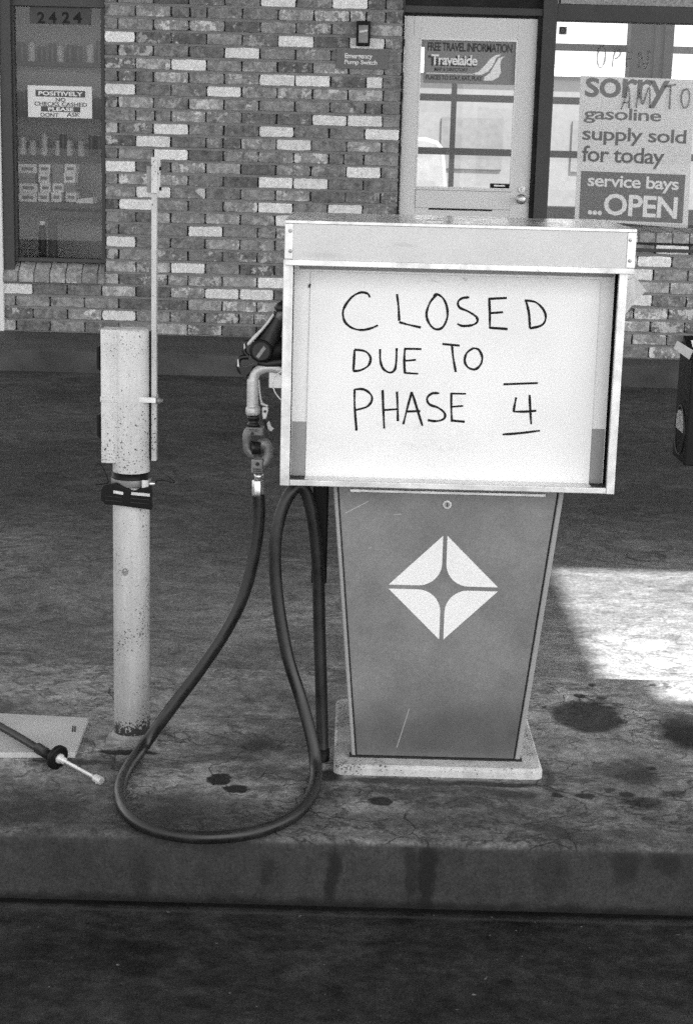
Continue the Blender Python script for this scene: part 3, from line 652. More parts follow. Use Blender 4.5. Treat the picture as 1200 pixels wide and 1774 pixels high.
# four-part star emblem
bm = B(); ec = (.2212, .5838); Wd, g, rr_ = .1225, .0047, .052
for sx in (1, -1):
    for sz in (1, -1):
        pts = [(g, .1205), (Wd, g)]
        arc = [(g+rr_ - rr_*math.cos(R(k)), g+rr_ - rr_*math.sin(R(k))) for k in range(90, -1, -9)]
        pts += arc; q = [(ec[0]+sx*x, ec[1]+sz*z) for x, z in pts]
        prism(bm, q if sx*sz > 0 else q[::-1], yp-.0009, yp-.0001)
obj('star_emblem', bm, M['emblem'], FP)
# sign box ---------------------------------------------------------------
xa, xb_, zb_, zh0 = -.1465, .5795, .822, 1.300
bm = B()   # housing behind the recess
box(bm, xa+.002, xb_-.002, YS+.085, 3.895, zb_, 1.30); box(bm, xa+.002, xa+.008, YS+.012, YS+.09, zb_, 1.30); box(bm, xb_-.008, xb_-.002, YS+.012, YS+.09, zb_, 1.30)
HS = obj('sign_housing', bm, M['alu'], PUMP, bevel=.003)
pw = .0208
bm = B(); box(bm, xa, xa+pw, YS, YS+.012, zb_, zh0+.01); obj('side_post', bm, M['alu_w'], PUMP, bevel=.0015)
bm = B(); box(bm, xb_-.0178, xb_, YS, YS+.012, zb_, zh0+.01); obj('side_post', bm, M['alu_w'], PUMP, bevel=.0015)
bm = B(); box(bm, xa+pw+.0005, xb_-.0183, YS+.001, YS+.013, zb_+.0005, zb_+.0135); obj('bottom_rail', bm, M['alu_w'], PUMP, bevel=.0015)
bm = B(); box(bm, xa+.009, xb_-.009, YS+.0135, YS+.084, zb_+.002, zb_+.0115); obj('recess_floor', bm, M['recess'], PUMP)
bm = B(); box(bm, xa+.009, xb_-.009, YS+.080, YS+.0845, zb_+.012, zh0+.01); box(bm, xb_-.0120, xb_-.0085, YS+.0125, YS+.0795, zb_+.012, zh0+.005); box(bm, xa+.0085, xa+.0125, YS+.0135, YS+.0795, zb_+.012, zh0+.005); obj('recess_back', bm, M['recess'], PUMP)
YB = YS + .058
bx0 = onY(507, 600, YB).x; bx1 = onY(1054.5, 650, YB).x; bz0 = onY(760, 829, YB).z - .002
bm = B(); box(bm, bx0, bx1, YB, YB+.006, bz0, zh0+.008); BD = obj('backing_board', bm, M['board_w'], PUMP, bevel=.001)
bm = B()
zq = onY(515, 730, YB).z; box(bm, bx0+.003, bx0+.034, YB-.0018, YB-.0002, bz0+.001, zq); obj('grey_patch', bm, M['board'], BD); bm = B()
zq = onY(1037, 743, YB).z; box(bm, bx1-.036, bx1-.003, YB-.0018, YB-.0002, bz0+.001, zq); obj('grey_patch', bm, M['board'], BD)
bm = B(); box(bm, bx0+.012, bx1-.004, YB-.0022, YB-.0003, zh0-.014, zh0+.006); obj('header_shade', bm, M['board'], BD)  # grey strip painted as the shadow the header casts on the board
# header
hx0_, hx1_, hz0, hz1 = -.1435, .5885, onY(497, 459, YH).z, 1.392
hz0 = onY(495, 459.5, YH).z
bm = B(); box(bm, hx0_+.001, hx1_-.001, YH+.006, 3.90, hz0+.003, hz1-.001); HD = obj('header', bm, M['alu'], PUMP, bevel=.002)
bm = B(); box(bm, hx0_, hx1_, YH+.006, 3.905, hz1-.0008, hz1+.0006); obj('top_sheet', bm, M['topsheet'], HD)
bm = B(); box(bm, hx0_+.0175, hx1_-.0185, YH+.0015, YH+.0055, hz0+.012, hz1-.006); obj('header_panel', bm, M['header'], HD)
bm = B(); box(bm, hx0_, hx1_, YH-.0015, YH+.0055, hz1-.0062, hz1+.001); obj('top_trim', bm, M['alu_w'], HD, bevel=.001)
bm = B(); box(bm, hx0_+.001, hx1_-.001, YH-.001, YH+.0055, hz0, hz0+.0125); obj('bottom_trim', bm, M['alu_w'], HD, bevel=.001)
for (xq0, xq1, sx) in ((hx0_, hx0_+.017, (503, 400, 503, 435)), (hx1_-.018, hx1_, (1091, 416, 1090, 452))):
    bm = B(); box(bm, xq0, xq1, YH, YH+.0055, hz0+.013, hz1-.0065); E_ = obj('end_cap', bm, M['alu'], HD, bevel=.0008)
    for k in (0, 2):
        c = onY(sx[k], sx[k+1], YH); bm = B(); tube(bm, [(c.x, YH, c.z), (c.x, YH-.0015, c.z), (c.x, YH-.003, c.z)], [.0042, .0038, .0018], 14)
        box(bm, c.x-.0034, c.x+.0034, YH-.0034, YH-.0024, c.z-.0005, c.z+.0005, 1); obj('screw', bm, [M['castal'], M['black']], E_)
# the taped sheet with the message
YPp = YB - .0035
sx0, sx1 = onY(533, 620, YPp).x, onY(1030, 650, YPp).x
szt = onY(780, 478, YPp).z
bm = B(); z0 = zb_+.0125; z1 = szt
A = [(sx0, z0), (sx1, z0), (sx1-.0005, z1-.006), (sx1-.004, z1), (sx0+.003, z1+.0015)]
prism(bm, A, YPp, YPp+.0010)
box(bm, sx0-.0005, sx1, YS+.0145, YPp-.0002, zb_+.0117, zb_+.0127)
SIGN = obj('handwritten_sign', bm, M['paper']); tag(SIGN, 'white hand lettered sheet in the pump sign box reading CLOSED DUE TO PHASE 4', 'sign')
Z6 = lambda p: (470+p[0]/1.81818, 350+p[1]/1.81818)
STROKES = [
 [(310,300),(302,288),(280,285),(255,298),(233,325),(225,350),(232,378),(255,397),(285,403),(315,397),(335,388)],
 [(395,290),(400,330),(402,374)],[(402,378),(430,386),(470,395)],
 [(520,292),(500,315),(488,350),(495,380),(515,400),(538,395),(553,365),(552,330),(540,303),(520,290),(510,299)],
 [(622,300),(600,303),(587,315),(592,332),(620,345),(645,362),(647,378),(630,388),(600,390),(585,383)],
 [(685,303),(687,350),(687,398)],[(683,305),(740,302)],[(687,350),(728,347)],[(687,396),(743,400)],
 [(800,308),(810,350),(813,398)],[(797,310),(830,315),(855,338),(863,365),(850,388),(813,398)],
 [(262,465),(260,500),(258,532)],[(262,465),(295,470),(312,490),(305,515),(280,530),(258,532)],
 [(342,463),(343,500),(352,525),(372,537),(388,528),(393,500),(394,460)],
 [(420,462),(418,500),(420,540)],[(418,462),(472,463)],[(420,500),(455,497)],[(420,538),(462,541)],
 [(538,447),(592,452)],[(568,450),(572,490),(580,535)],
 [(635,460),(615,475),(608,500),(618,520),(640,527),(658,512),(663,488),(652,465),(635,460)],
 [(262,590),(262,640),(268,720)],[(262,590),(290,590),(312,605),(316,625),(300,645),(265,655)],
 [(350,592),(352,650),(355,713)],[(395,597),(397,640),(398,690)],[(355,655),(400,652)],
 [(442,598),(430,640),(415,700)],[(442,598),(455,640),(475,705)],[(425,660),(468,658)],
 [(528,602),(505,603),(490,618),(497,637),(525,648),(545,665),(543,682),(520,690),(492,687)],
 [(566,603),(566,650),(568,692)],[(564,603),(612,604)],[(566,645),(603,642)],[(566,688),(608,692)],
 [(770,615),(765,640),(762,660)],[(762,660),(800,660),(833,657)],[(812,607),(814,650),(817,700)],
 [(730,574),(838,570)],[(727,732),(780,728),(845,720)],[(122,258),(119,269)]]
LN = {0: [], 1: [], 2: [], 3: []}
for i, st in enumerate(STROKES): LN[0 if i < 11 else 1 if i < 19 else 2 if i < 33 else 3].append(st)
for k_ in LN:
  bm = B()
  for st in LN[k_]:
    pts = [(lambda q: (q.x, q.z))(onY(*Z6(p), YPp)) for p in st]; b2 = B(); stroke(b2, pts, .0024, YPp-.0006)
    me = bpy.data.meshes.new('t'); b2.to_mesh(me); b2.free(); bm.from_mesh(me); bpy.data.meshes.remove(me)
  obj('lettering', bm, M['ink'], SIGN)
# loose paper stuck behind the right post
bm = B(); yq = YS+.1
pts = [onY(x, y, yq) for x, y in ((1080, 486), (1093, 484), (1100, 479), (1118.5, 504), (1100, 522), (1084, 544), (1078, 544))]
hexa(bm, [(p.x, yq+.01*(i % 3)*.3, p.z) for i, p in enumerate(pts)], [(p.x, yq+.004+.01*(i % 3)*.3, p.z) for i, p in enumerate(pts)]); tag(obj('paper_scrap', bm, M['towel']), 'crumpled paper tag tucked behind the right post of the pump', 'paper')

# ------------------------------------------------------------------ hose and nozzle
HOSE = thing('fuel_hose', 'black fuel hose looping on the island with its nozzle hung on the pump side', 'fuel hose', (-.2, 3.66, .15))
YN = 3.66
def N(x, y, Y=YN):     # zoomed reading of the nozzle
    return onY(380+x/4.4333, 500+y/4.4333, Y)
hr = .0142
path = [onY(448, 856, YN), onY(449, 900, YN), onY(441, 960, YN-.002), onY(422, 1030, YN-.006), onY(392, 1092, YN-.012), onY(347, 1160, YN-.02), onY(293, 1232, YN-.03), onY(249, 1293, YN-.05)]
gz = .15+hr
path += [onZ(219, 1336, gz), onZ(208, 1374, gz), onZ(222, 1410, gz), onZ(263, 1436, gz), onZ(325, 1449, gz), onZ(390, 1449, gz), onZ(450, 1439, gz), onZ(500, 1418, gz), onZ(531, 1391, gz), onZ(545, 1360, gz)]
path += [onY(547, 1328, 3.50), onY(540, 1280, 3.53), onY(521, 1210, 3.56), onY(499, 1140, 3.575), onY(484, 1060, 3.585), onY(477, 990, 3.59), onY(478, 930, 3.592), onY(489, 882, 3.597), onY(504, 853, 3.602), onY(517, 842, 3.61), onY(531, 856, 3.618), onY(543, 905, 3.625), onY(551, 990, 3.63), onY(553, 1080, 3.63), onY(556, 1180, 3.625), onY(558, 1260, 3.62), onY(559, 1318, 3.61)]
bm = B(); tube(bm, smooth_path(path, 10), hr, 18); obj('hose', bm, M['rubber'], HOSE)
e = path[-1]; bm = B(); tube(bm, [e+Vector((0, 0, .03)), e+Vector((0, 0, -.012)), e+Vector((.0, 0, -.02))], [.0152, .0152, .013], 18); obj('end_fitting', bm, M['dark'], HOSE)
# coupling nut
def tub(pts, rs, seg=18, Y=YN, k=1):
    b = B(); P = [N(x, y, Y) for x, y in pts]; q = [r/4.4333/790 for r in rs]
    if k > 1: P = smooth_path(P, k); q = [q[min(i//k, len(q)-1)]*(1-(i % k)/k) + q[min(i//k+1, len(q)-1)]*((i % k)/k) for i in range(len(P))]
    return tube(b, P, q, seg)
b = tub([(303, 1420), (304, 1462)], [37, 37]); obj('coupling_neck', b, M['steel'], HOSE)
b = tub([(296, 1468), (296, 1478), (295, 1560), (294, 1592)], [40, 47, 48, 46], 6); obj('hex_coupling', b, M['steel'], HOSE, bevel=.001)
# swivel: two elbows and collars
SW = obj('swivel', tub([(262, 1085), (232, 1098), (216, 1130), (214, 1180), (218, 1230), (240, 1262), (268, 1268)], [40, 42, 40, 36, 36, 38, 40], 18, YN, 5), M['castgrey'], HOSE)
obj('swivel_elbow', tub([(300, 1215), (340, 1190), (366, 1210), (374, 1260), (368, 1310), (340, 1345), (300, 1352)], [44, 44, 42, 40, 42, 46, 48], 18, YN, 5), M['castgrey'], SW)
b = tub([(250, 1222), (262, 1222), (272, 1222), (322, 1222)], [56, 58, 52, 54], 20, YN-.004); obj('swivel_collar', b, M['cast'], SW)
bm = B(); a, c = N(248, 1300), N(338, 1412); box(bm, a.x, c.x, YN-.017, YN+.014, c.z, a.z); obj('swivel_block', bm, M['castgrey'], SW, bevel=.003)
c = N(296, 1336); bm = B(); disc(bm, (c.x, YN-.017, c.z), (0, -1, 0), .0042, .003, 12); obj('plug_screw', bm, M['cast'], SW)
b = tub([(262, 975), (264, 1000), (264, 1003), (264, 1030), (264, 1033), (265, 1055)], [50, 50, 42, 42, 52, 52], 20); obj('dark_collar', b, M['cast'], HOSE)
bm = B(); a, c = N(222, 1056), N(342, 1128); box(bm, a.x, c.x, YN-.016, YN+.016, c.z, a.z); obj('upper_block', bm, M['castgrey'], HOSE, bevel=.004)
c = N(256, 1104); bm = B(); disc(bm, (c.x, YN-.016, c.z), (0, -1, 0), .0038, .003, 12); obj('block_screw', bm, M['cast'], HOSE)
for (xa_, ya_, xb2, yb2) in ((228, 1064, 300, 1092), (258, 1362, 326, 1402)):
    bm = B(); a, c = N(xa_, ya_), N(xb2, yb2); box(bm, a.x, c.x, YN-.0185, YN-.0162, c.z, a.z)
    for k in range(2): zq = c.z + (a.z-c.z)*(.2+.4*k); box(bm, a.x+.001, c.x-.001, YN-.0192, YN-.0184, zq, zq+(a.z-c.z)*.22, 1)
    obj('cast_label', bm, [M['castgrey'], M['cast']], SW, bevel=.0005)
# nozzle handle
NZ = obj('nozzle', tube(B(), smooth_path([N(258, 968), N(256, 920), N(256, 850), N(257, 760), N(262, 690), N(285, 640), N(340, 612), N(400, 606), N(470, 622), N(540, 660)], 5),
    [ (54 if i < 2 else 52 if i < 6 else 46 if i < 20 else 42 if i < 30 else 40)/4.4333/790 for i in range(46)], 18), M['castal'], HOSE)
b = tub([(258, 905), (258, 925), (258, 945), (258, 968)], [53, 57, 58, 54], 20); obj('grip_ring', b, M['castal'], NZ)
bm = B(); tube(bm, smooth_path([N(302, 700), N(308, 770), N(318, 850), N(330, 885)], 4), .0022, 8); tube(bm, smooth_path([N(318, 880), N(345, 892), N(372, 905)], 4), .0035, 8); obj('lever_link', bm, M['castal'], NZ)
bm = B(); P_ = [(330, 905), (378, 905), (378, 940), (362, 995), (336, 998), (330, 960)]; prism(bm, [(N(*p).x, N(*p).z) for p in P_], YN-.012, YN-.004); TR = obj('trigger', bm, M['castal'], NZ, bevel=.002)
c = N(352, 936); bm = B(); disc(bm, (c.x, YN-.012, c.z), (0, -1, 0), .003, .003, 10); obj('pivot_pin', bm, M['cast'], TR)
bm = B(); prism(bm, [(N(*p).x, N(*p).z) for p in [(338, 1005), (356, 1002), (376, 1075), (362, 1080)]], YN-.011, YN-.006); prism(bm, [(N(*p).x, N(*p).z) for p in [(366, 1030), (384, 1010), (398, 1050), (420, 1070), (398, 1092), (372, 1070)]], YN-.009, YN-.006, 1); obj('latch', bm, [M['dark'], M['towel']], TR)
# nozzle head in its holder: dark body, round cap, bright spine, hook guard
HEAD = obj('nozzle_head', tub([(300, 480), (335, 455), (372, 400), (410, 320), (446, 245), (470, 195)], [84, 104, 92, 74, 62, 58], 20, YN+.004, 6), M['cast'], NZ, True)
b = tub([(330, 520), (400, 500), (470, 470), (560, 440)], [70, 92, 98, 90], 20, YN+.012, 5); obj('holder_boot', b, M['dark'], PUMP, True)
b = tub([(440, 190), (462, 205), (484, 218)], [60, 66, 62], 20, YN+.004, 1); obj('barrel_ring', b, M['castgrey'], HEAD)
b = tub([(300, 560), (360, 575), (430, 570), (520, 560)], [34, 44, 46, 40], 16, YN, 4); obj('lower_guard', b, M['cast'], HEAD, True)
bm = B(); prism(bm, [(N(*p).x, N(*p).z) for p in [(416,180),(428,198),(385,262),(335,322),(290,372),(245,420),(222,440),(212,418),(262,360),(325,300),(372,244)]], YN-.0175, YN-.004); obj('spine', bm, M['castal'], HEAD, bevel=.003)
c = N(325, 470); bm = B(); tube(bm, [(c.x, YN-.012, c.z), (c.x, YN-.021, c.z), (c.x, YN-.024, c.z)], [.027, .027, .024], 9); obj('round_cap', bm, M['dark'], HEAD, bevel=.0015)
bm = B(); tube(bm, [(c.x, YN-.0225, c.z), (c.x, YN-.0252, c.z)], [.0195, .0195], 24); hb = [(c.x-.011, c.z-.012), (c.x-.005, c.z-.016), (c.x+.011, c.z+.006), (c.x+.006, c.z+.012)]; prism(bm, hb, YN-.0262, YN-.0250, 1); obj('cap_badge', bm, [M['cast'], M['castgrey']], HEAD)
bm = B(); tube(bm, smooth_path([N(228, 408), N(196, 415), N(190, 445), N(195, 490), N(225, 520)], 4), .0055, 10); tube(bm, smooth_path([N(225, 525), N(170, 528), N(146, 555), N(148, 600), N(170, 640), N(215, 655), N(260, 620), N(330, 590)], 5), [.006]*36, 10)
prism(bm, [(N(*p).x, N(*p).z) for p in [(150,590),(205,600),(268,572),(250,618),(212,662),(200,690),(168,650)]], YN-.010, YN+.012); obj('hook_guard', bm, M['cast'], HEAD, bevel=.003)
bm = B(); prism(bm, [(N(*p).x, N(*p).z) for p in [(140,548),(150,530),(158,600),(140,592)]], YN-.0135, YN-.007); prism(bm, [(N(*p).x, N(*p).z) for p in [(190,420),(198,412),(206,450),(190,465)]], YN-.0145, YN-.007); obj('guard_edge', bm, M['castal'], HEAD, bevel=.001)
bm = B(); tube(bm, [N(440, 170), N(470, 150), N(505, 128)], [.012, .0135, .0135], 14); tube(bm, [N(482, 175), N(500, 200)], .004, 8); obj('spout_collar', bm, M['cast'], HEAD)
# the holder arm, grey plate and white wire on the pump side
bm = B(); a, c = N(384, 618, YN+.06), N(520, 756, YN+.06); box(bm, a.x, xa+.004, YN+.03, YN+.06, c.z, a.z); obj('holder_plate', bm, M['alu'], PUMP, bevel=.002)
bm = B(); tube(bm, smooth_path([N(520, 620, YN-.02), N(470, 640, YN-.02), N(430, 670, YN-.02), N(410, 720, YN-.02), N(425, 790, YN-.02), N(465, 845, YN-.02), N(500, 872, YN-.02)], 6), .0014, 8); obj('white_wire', bm, M['white'], PUMP)
# hose hook beneath the sign box
bm = B(); x0 = onY(542, 860, 3.66).x; x1 = onY(569, 860, 3.66).x; box(bm, x0-.045, x1+.03, 3.645, 3.69, zb_-.012, zb_+.002); box(bm, x0, x1, 3.65, 3.685, onY(556, 1010, 3.66).z, zb_-.011); obj('hose_hook', bm, M['dark'], PUMP, bevel=.004)

# ------------------------------------------------------------------ white post with its brackets
pc = Vector((-.4982, 3.722, .15)); pr = .0423
POST = thing('steel_post', 'chipped white steel post standing on the island left of the hose', 'post', (pc.x, pc.y, .15))
ptop = onY(236, 569, pc.y).z
bm = B(); rings = [(.166, pr), (.9, pr), (ptop-.006, pr), (ptop-.002, pr-.002), (ptop, pr-.006)]
tube(bm, [(pc.x, pc.y, z) for z, _ in rings], [r for _, r in rings], 40); obj('pipe', bm, M['pole'], POST)
bm = B(); a, b = onZ(183, 1291, .15), onZ(269, 1296, .15); box(bm, a.x, b.x, a.y, a.y+.145, .15, .161); tube(bm, [(pc.x, pc.y, .157), (pc.x, pc.y, .163), (pc.x, pc.y, .17)], [pr+.010, pr+.006, pr+.001], 32); obj('foot_plate', bm, M['rust'], POST, bevel=.002)
def PX(x, y, Y=pc.y): return onY(x, y, Y)
yb0 = pc.y - .032
a, b = PX(175.5, 571, yb0), PX(209.5, 800, yb0)
xq = PX(175, 700, yb0).x; xr = PX(210.5, 700, yb0).x
bm = B(); box(bm, xq, xr, yb0, pc.y+.03, PX(190, 803, yb0).z, PX(190, 571, yb0).z); SB = obj('side_box', bm, M['polebox'], POST, bevel=.0025)
bm = B(); box(bm, xr, xr+.034, yb0-.0005, yb0+.004, PX(230, 800, yb0).z+.02, PX(230, 571, yb0).z); obj('side_flange', bm, M['polebox'], SB, bevel=.001)
for (ya, yb2) in ((600, 681), (701, 776)):
    bm = B(); box(bm, xr-.0016, xr+.0012, yb0-.0018, yb0+.001, PX(210, yb2, yb0).z, PX(210, ya, yb0).z); obj('box_seam', bm, M['black'], SB)
for (yt, yb_) in ((598, 646), (716, 764)):
    z0, z1 = PX(172, yb_, yb0).z, PX(172, yt, yb0).z
    bm = B(); hexa(bm, [(xq+.001, yb0+.01, z0), (xq+.001, yb0+.05, z0), (xq-.0095, yb0+.05, z0+.010), (xq-.0095, yb0+.005, z0+.010)], [(xq+.001, yb0+.01, z1), (xq+.001, yb0+.05, z1), (xq-.0095, yb0+.05, z1-.006), (xq-.0095, yb0+.005, z1-.006)]); obj('handle_slot', bm, M['dark'], SB)
xbar0, xbar1 = PX(263.5, 650).x, PX(272, 650).x
bm = B(); box(bm, pc.x+pr-.006, xbar0+.0005, pc.y-.004, pc.y+.011, PX(266, 795).z, PX(266, 574).z); obj('bar_gap_dark', bm, M['black'], POST)  # black strip added to stand for the dark gap between pipe and bar
bm = B(); box(bm, xbar0, xbar1, pc.y-.012, pc.y+.012, PX(266, 797).z, PX(268, 276).z); BAR = obj('flat_bar', bm, M['bar'], POST, bevel=.0012)
bm = B(); x0, x1 = PX(264.5, 300).x, PX(277, 300).x; z0, z1 = PX(268, 334).z, PX(268, 272).z
box(bm, x0-.012, x0-.0012, pc.y-.010, pc.y+.002, z0, z1-.02); obj('clip_flange', bm, M['rust'], BAR, bevel=.001); bm = B(); box(bm, x0-.001, x1-.003, pc.y-.020, pc.y-.0125, z0, z1); box(bm, x1-.0028, x1, pc.y-.02, pc.y+.014, z0+.002, z1-.002)
obj('top_clip', bm, M['polebox'], BAR, bevel=.001)
bm = B()
for y in (292, 327): c = PX(279, y); tube(bm, [(x1, pc.y-.008, c.z), (x1+.005, pc.y-.008, c.z)], .004, 8)
obj('clip_bolt', bm, M['dark'], BAR)
bm = B(); z0, z1 = PX(220, 697, yb0).z, PX(220, 688, yb0).z
box(bm, xq-.001, xr+.02, yb0-.002, yb0-.0006, z0, z1); box(bm, xr+.012, xbar1+.001, yb0-.0035, yb0-.002, z0+.001, z1+.001, 1); box(bm, xbar1-.002, xbar1+.0015, yb0-.003, pc.y+.02, z0+.001, z1+.001, 1); obj('steel_band', bm, [M['polebox'], M['alu_w']], POST)
c = PX(277, 692); bm = B(); tube(bm, [(xbar1+.001, pc.y-.02, c.z), (xbar1+.009, pc.y-.02, c.z), (xbar1+.010, pc.y-.02, c.z), (xbar1+.016, pc.y-.02, c.z)], [.0075, .0075, .004, .004], 6); obj('band_bolt', bm, M['castgrey'], POST)
# clamp and its black bracket
bm = B()
def ringband(bm, z0, z1, r, mi=0, tilt=0.0):
    tube(bm, [(pc.x, pc.y, z0), (pc.x, pc.y, z1)], r, 36, True, mi)
z = lambda y: PX(228, y, yb0-.01).z
ringband(bm, z(846), z(822), pr+.0022); CL = obj('rubber_wrap', bm, M['dark'], POST)
bm = B(); ringband(bm, z(846)+.001, z(833), pr+.0038); obj('hose_clamp', bm, M['castgrey'], CL, bevel=.001)
bm = B(); a, b = PX(246, 832, yb0-.016), PX(258, 846, yb0-.016); box(bm, a.x, b.x, yb0-.018, yb0-.006, b.z, a.z); tube(bm, [(b.x, yb0-.010, (a.z+b.z)/2), (b.x+.012, yb0-.006, (a.z+b.z)/2)], .0045, 10); obj('clamp_screw', bm, M['steel'], CL, bevel=.001)
bm = B(); yk = yb0-.022
Q = lambda x, y: (PX(x, y, yk).x, PX(x, y, yk).z)
prism(bm, [Q(178,842), Q(200,838), Q(232,852), Q(246,846), Q(263,842), Q(263,884), Q(205,876), Q(182,874), Q(175,866), Q(175,848)], yk, yk+.018); BK = obj('black_bracket', bm, M['dark'], POST, bevel=.0025)
bm = B(); prism(bm, [Q(197,849), Q(214,852), Q(214,857), Q(197,854)], yk-.003, yk-.0004); prism(bm, [Q(228,852), Q(260,855), Q(260,860), Q(228,857)], yk-.003, yk-.0004); obj('bracket_strip', bm, M['castal'], BK)
bm = B(); 
for y in (861, 868): prism(bm, [Q(183,y-3), Q(212,y), Q(212,y+1.5), Q(183,y-1.5)], yk-.0025, yk-.0004); prism(bm, [Q(226,y+1), Q(259,y+4), Q(259,y+5.5), Q(226,y+2.5)], yk-.0025, yk-.0004)
obj('bracket_rib', bm, M['cast'], BK)
bm = B(); tube(bm, smooth_path([onY(x, y, yb0) for x, y in ((166,806),(176,805),(188,833),(182,838),(166,839))], 3), .0014, 6); tube(bm, smooth_path([onY(x, y, yb0) for x, y in ((262,838),(280,832),(303,836),(290,824))], 3), .0012, 6); obj('loose_wire', bm, M['dark'], POST)
c = onY(217, 990, pc.y-pr); bm = B(); tube(bm, [(c.x+.003*math.cos(k*.7)*2, pc.y-pr-.001, c.z+.0072*math.sin(k*.7)) for k in range(10)], .0014, 6); disc(bm, (c.x, pc.y-pr+.004, c.z-.004), (0, -1, 0), .005, .007, 10); obj('screw_eye', bm, M['castgrey'], POST)

# ------------------------------------------------------------------ cover plate and air hose at left
bm = B(); zt = .164
P4 = [onZ(-60, 1232, zt), onZ(154, 1243, zt), onZ(130.5, 1304, zt), onZ(-60, 1304, zt)]
hexa(bm, [(p.x, p.y, .1505) for p in P4], [(p.x, p.y, zt) for p in P4]); CP = obj('cover_plate', bm, M['plate'], bevel=.002); tag(CP, 'pale flat cover plate lying on the island at the far left', 'cover plate')
bm = B()
for x in (127, 131): a = onZ(x, 1258, zt); b = onZ(x-1, 1268, zt); tube(bm, [a, b], .0016, 6)
obj('lift_slot', bm, M['black'], CP)
AH = thing('air_hose', 'thin black air hose with a disc guard and bright metal chuck', 'air hose', tuple(onZ(100, 1330, .15)))
def G(x, y, z): return onZ(x, y, z)
bm = B(); tube(bm, smooth_path([G(-60, 1228, .185), G(-20, 1246, .183), G(0, 1258, .182), G(25, 1272, .181), G(50, 1287, .18), G(68, 1298, .178)], 6), .0092, 12); obj('hose', bm, M['rubber'], AH)
bm = B(); tube(bm, [G(66, 1296, .178), G(84, 1307, .178), G(92, 1310, .178)], [.0125, .012, .0115], 14); obj('ferrule', bm, M['dark'], AH)
a, b = G(100, 1312, .178), G(170, 1350, .160); ax = (b-a).normalized()
bm = B(); tube(bm, [a-ax*.006, a-ax*.004, a+ax*.004, a+ax*.006], [.024, .0285, .0285, .024], 28); obj('disc_guard', bm, M['dark'], AH)
bm = B(); tube(bm, [a, a+ax*.012, a+ax*.013, a+ax*.025, a+ax*.026, b], [.012, .011, .008, .008, .0042, .0042], 14); obj('chuck_stem', bm, M['castal'], AH)
bm = B(); tube(bm, [b-ax*.010, b+ax*.012], [.0095, .0095], 10); tube(bm, [b, b+Vector((.004, -.004, -.0062))], .0085, 10); obj('chuck_tip', bm, M['castal'], AH, bevel=.001)

# ------------------------------------------------------------------ paper towel box at the right edge
yd = 3.70
f0 = onY(1184, 808, yd); zt = onY(1197, 603, yd).z
bx0, bx1, by0, by1, bz0, bz1 = f0.x, f0.x+.20, yd, yd+.145, f0.z, zt
TB = thing('towel_dispenser', 'black paper towel box with side lens at the right edge beyond the pump', 'towel dispenser', (bx0+.1, yd+.07, .15))
bm = B(); hexa(bm, [(bx0, by0, bz0), (bx1, by0, bz0), (bx1, by1, bz0), (bx0, by1, bz0)], [(bx0+.001, by0, bz1-.03), (bx1, by0, bz1-.03), (bx1, by1, bz1), (bx0+.001, by1, bz1)]); BX = obj('box_body', bm, M['dark'], TB, bevel=.004)
c = Vector((bx0, (by0+by1)/2, onY(1173, 745, yd+.07).z)); bm = B()
tube(bm, [(bx0-.0005, c.y+.052*math.cos(2*math.pi*k/40), c.z+.056*math.sin(2*math.pi*k/40)) for k in range(41)], .0035, 8); obj('lens_rim', bm, M['cast'], BX)
bm = B()
for k in range(7):
    y0 = -.042+k*.012; h0 = math.sqrt(max(.0001, .046**2-y0**2)); box(bm, bx0-.003, bx0+.001, c.y+y0, c.y+y0+.0095, c.z+.0, c.z+h0)
obj('ribbed_lens', bm, M['lens'], BX)
bm = B(); n0 = Vector((0, -.55, .83)).normalized()
L0 = Vector((bx0-.008, by0-.012, bz1-.028)); L1 = Vector((bx1, by0-.012, bz1-.028)); u = Vector((0, .80, .36)).normalized()*.10; hh = Vector((0, -.36, .8)).normalized()*.008
hexa(bm, [L0, L1, L1+u, L0+u], [L0+hh, L1+hh, L1+u+hh, L0+u+hh]); LID = obj('lid', bm, M['dark'], TB, bevel=.002)
bm = B(); s0 = L0+hh*1.06+u*.14+Vector((.014, 0, 0)); s1 = s0+Vector((.14, 0, 0)); hexa(bm, [s0, s1, s1+u*.62, s0+u*.62], [s0+hh*.1, s1+hh*.1, s1+u*.62+hh*.1, s0+u*.62+hh*.1])
for k in range(4):
    q0 = s0+u*(.08+k*.14)+hh*.14+Vector((.006, 0, 0)); q1 = q0+Vector((.05, 0, 0)); hexa(bm, [q0, q1, q1+u*.06, q0+u*.06], [q0+hh*.05, q1+hh*.05, q1+u*.06+hh*.05, q0+u*.06+hh*.05], 1)
obj('lid_label', bm, [M['txt_w'], M['txt_g']], LID)
bm = B(); T = [onY(1166, 598, yd-.02), onY(1195, 612, yd-.02), onY(1199, 606, yd-.02), onY(1194, 622, yd-.02), onY(1168, 606, yd-.02)]
hexa(bm, [onY(1172, 590, yd-.014), onY(1200, 607, yd-.014), onY(1193, 623, yd-.02), onY(1166, 604, yd-.024)], [onY(1172, 590, yd-.011), onY(1200, 607, yd-.011), onY(1193, 623, yd-.017), onY(1166, 604, yd-.021)]); tag(obj('paper_towel', bm, M['towel_d']), 'crumpled paper towel sticking out of the black towel box', 'paper towel')
bm = B(); box(bm, bx1-.05, bx1+.01, by0+.05, by0+.11, .15, bz0+.1); obj('stand_post', bm, M['dark'], TB, bevel=.003)

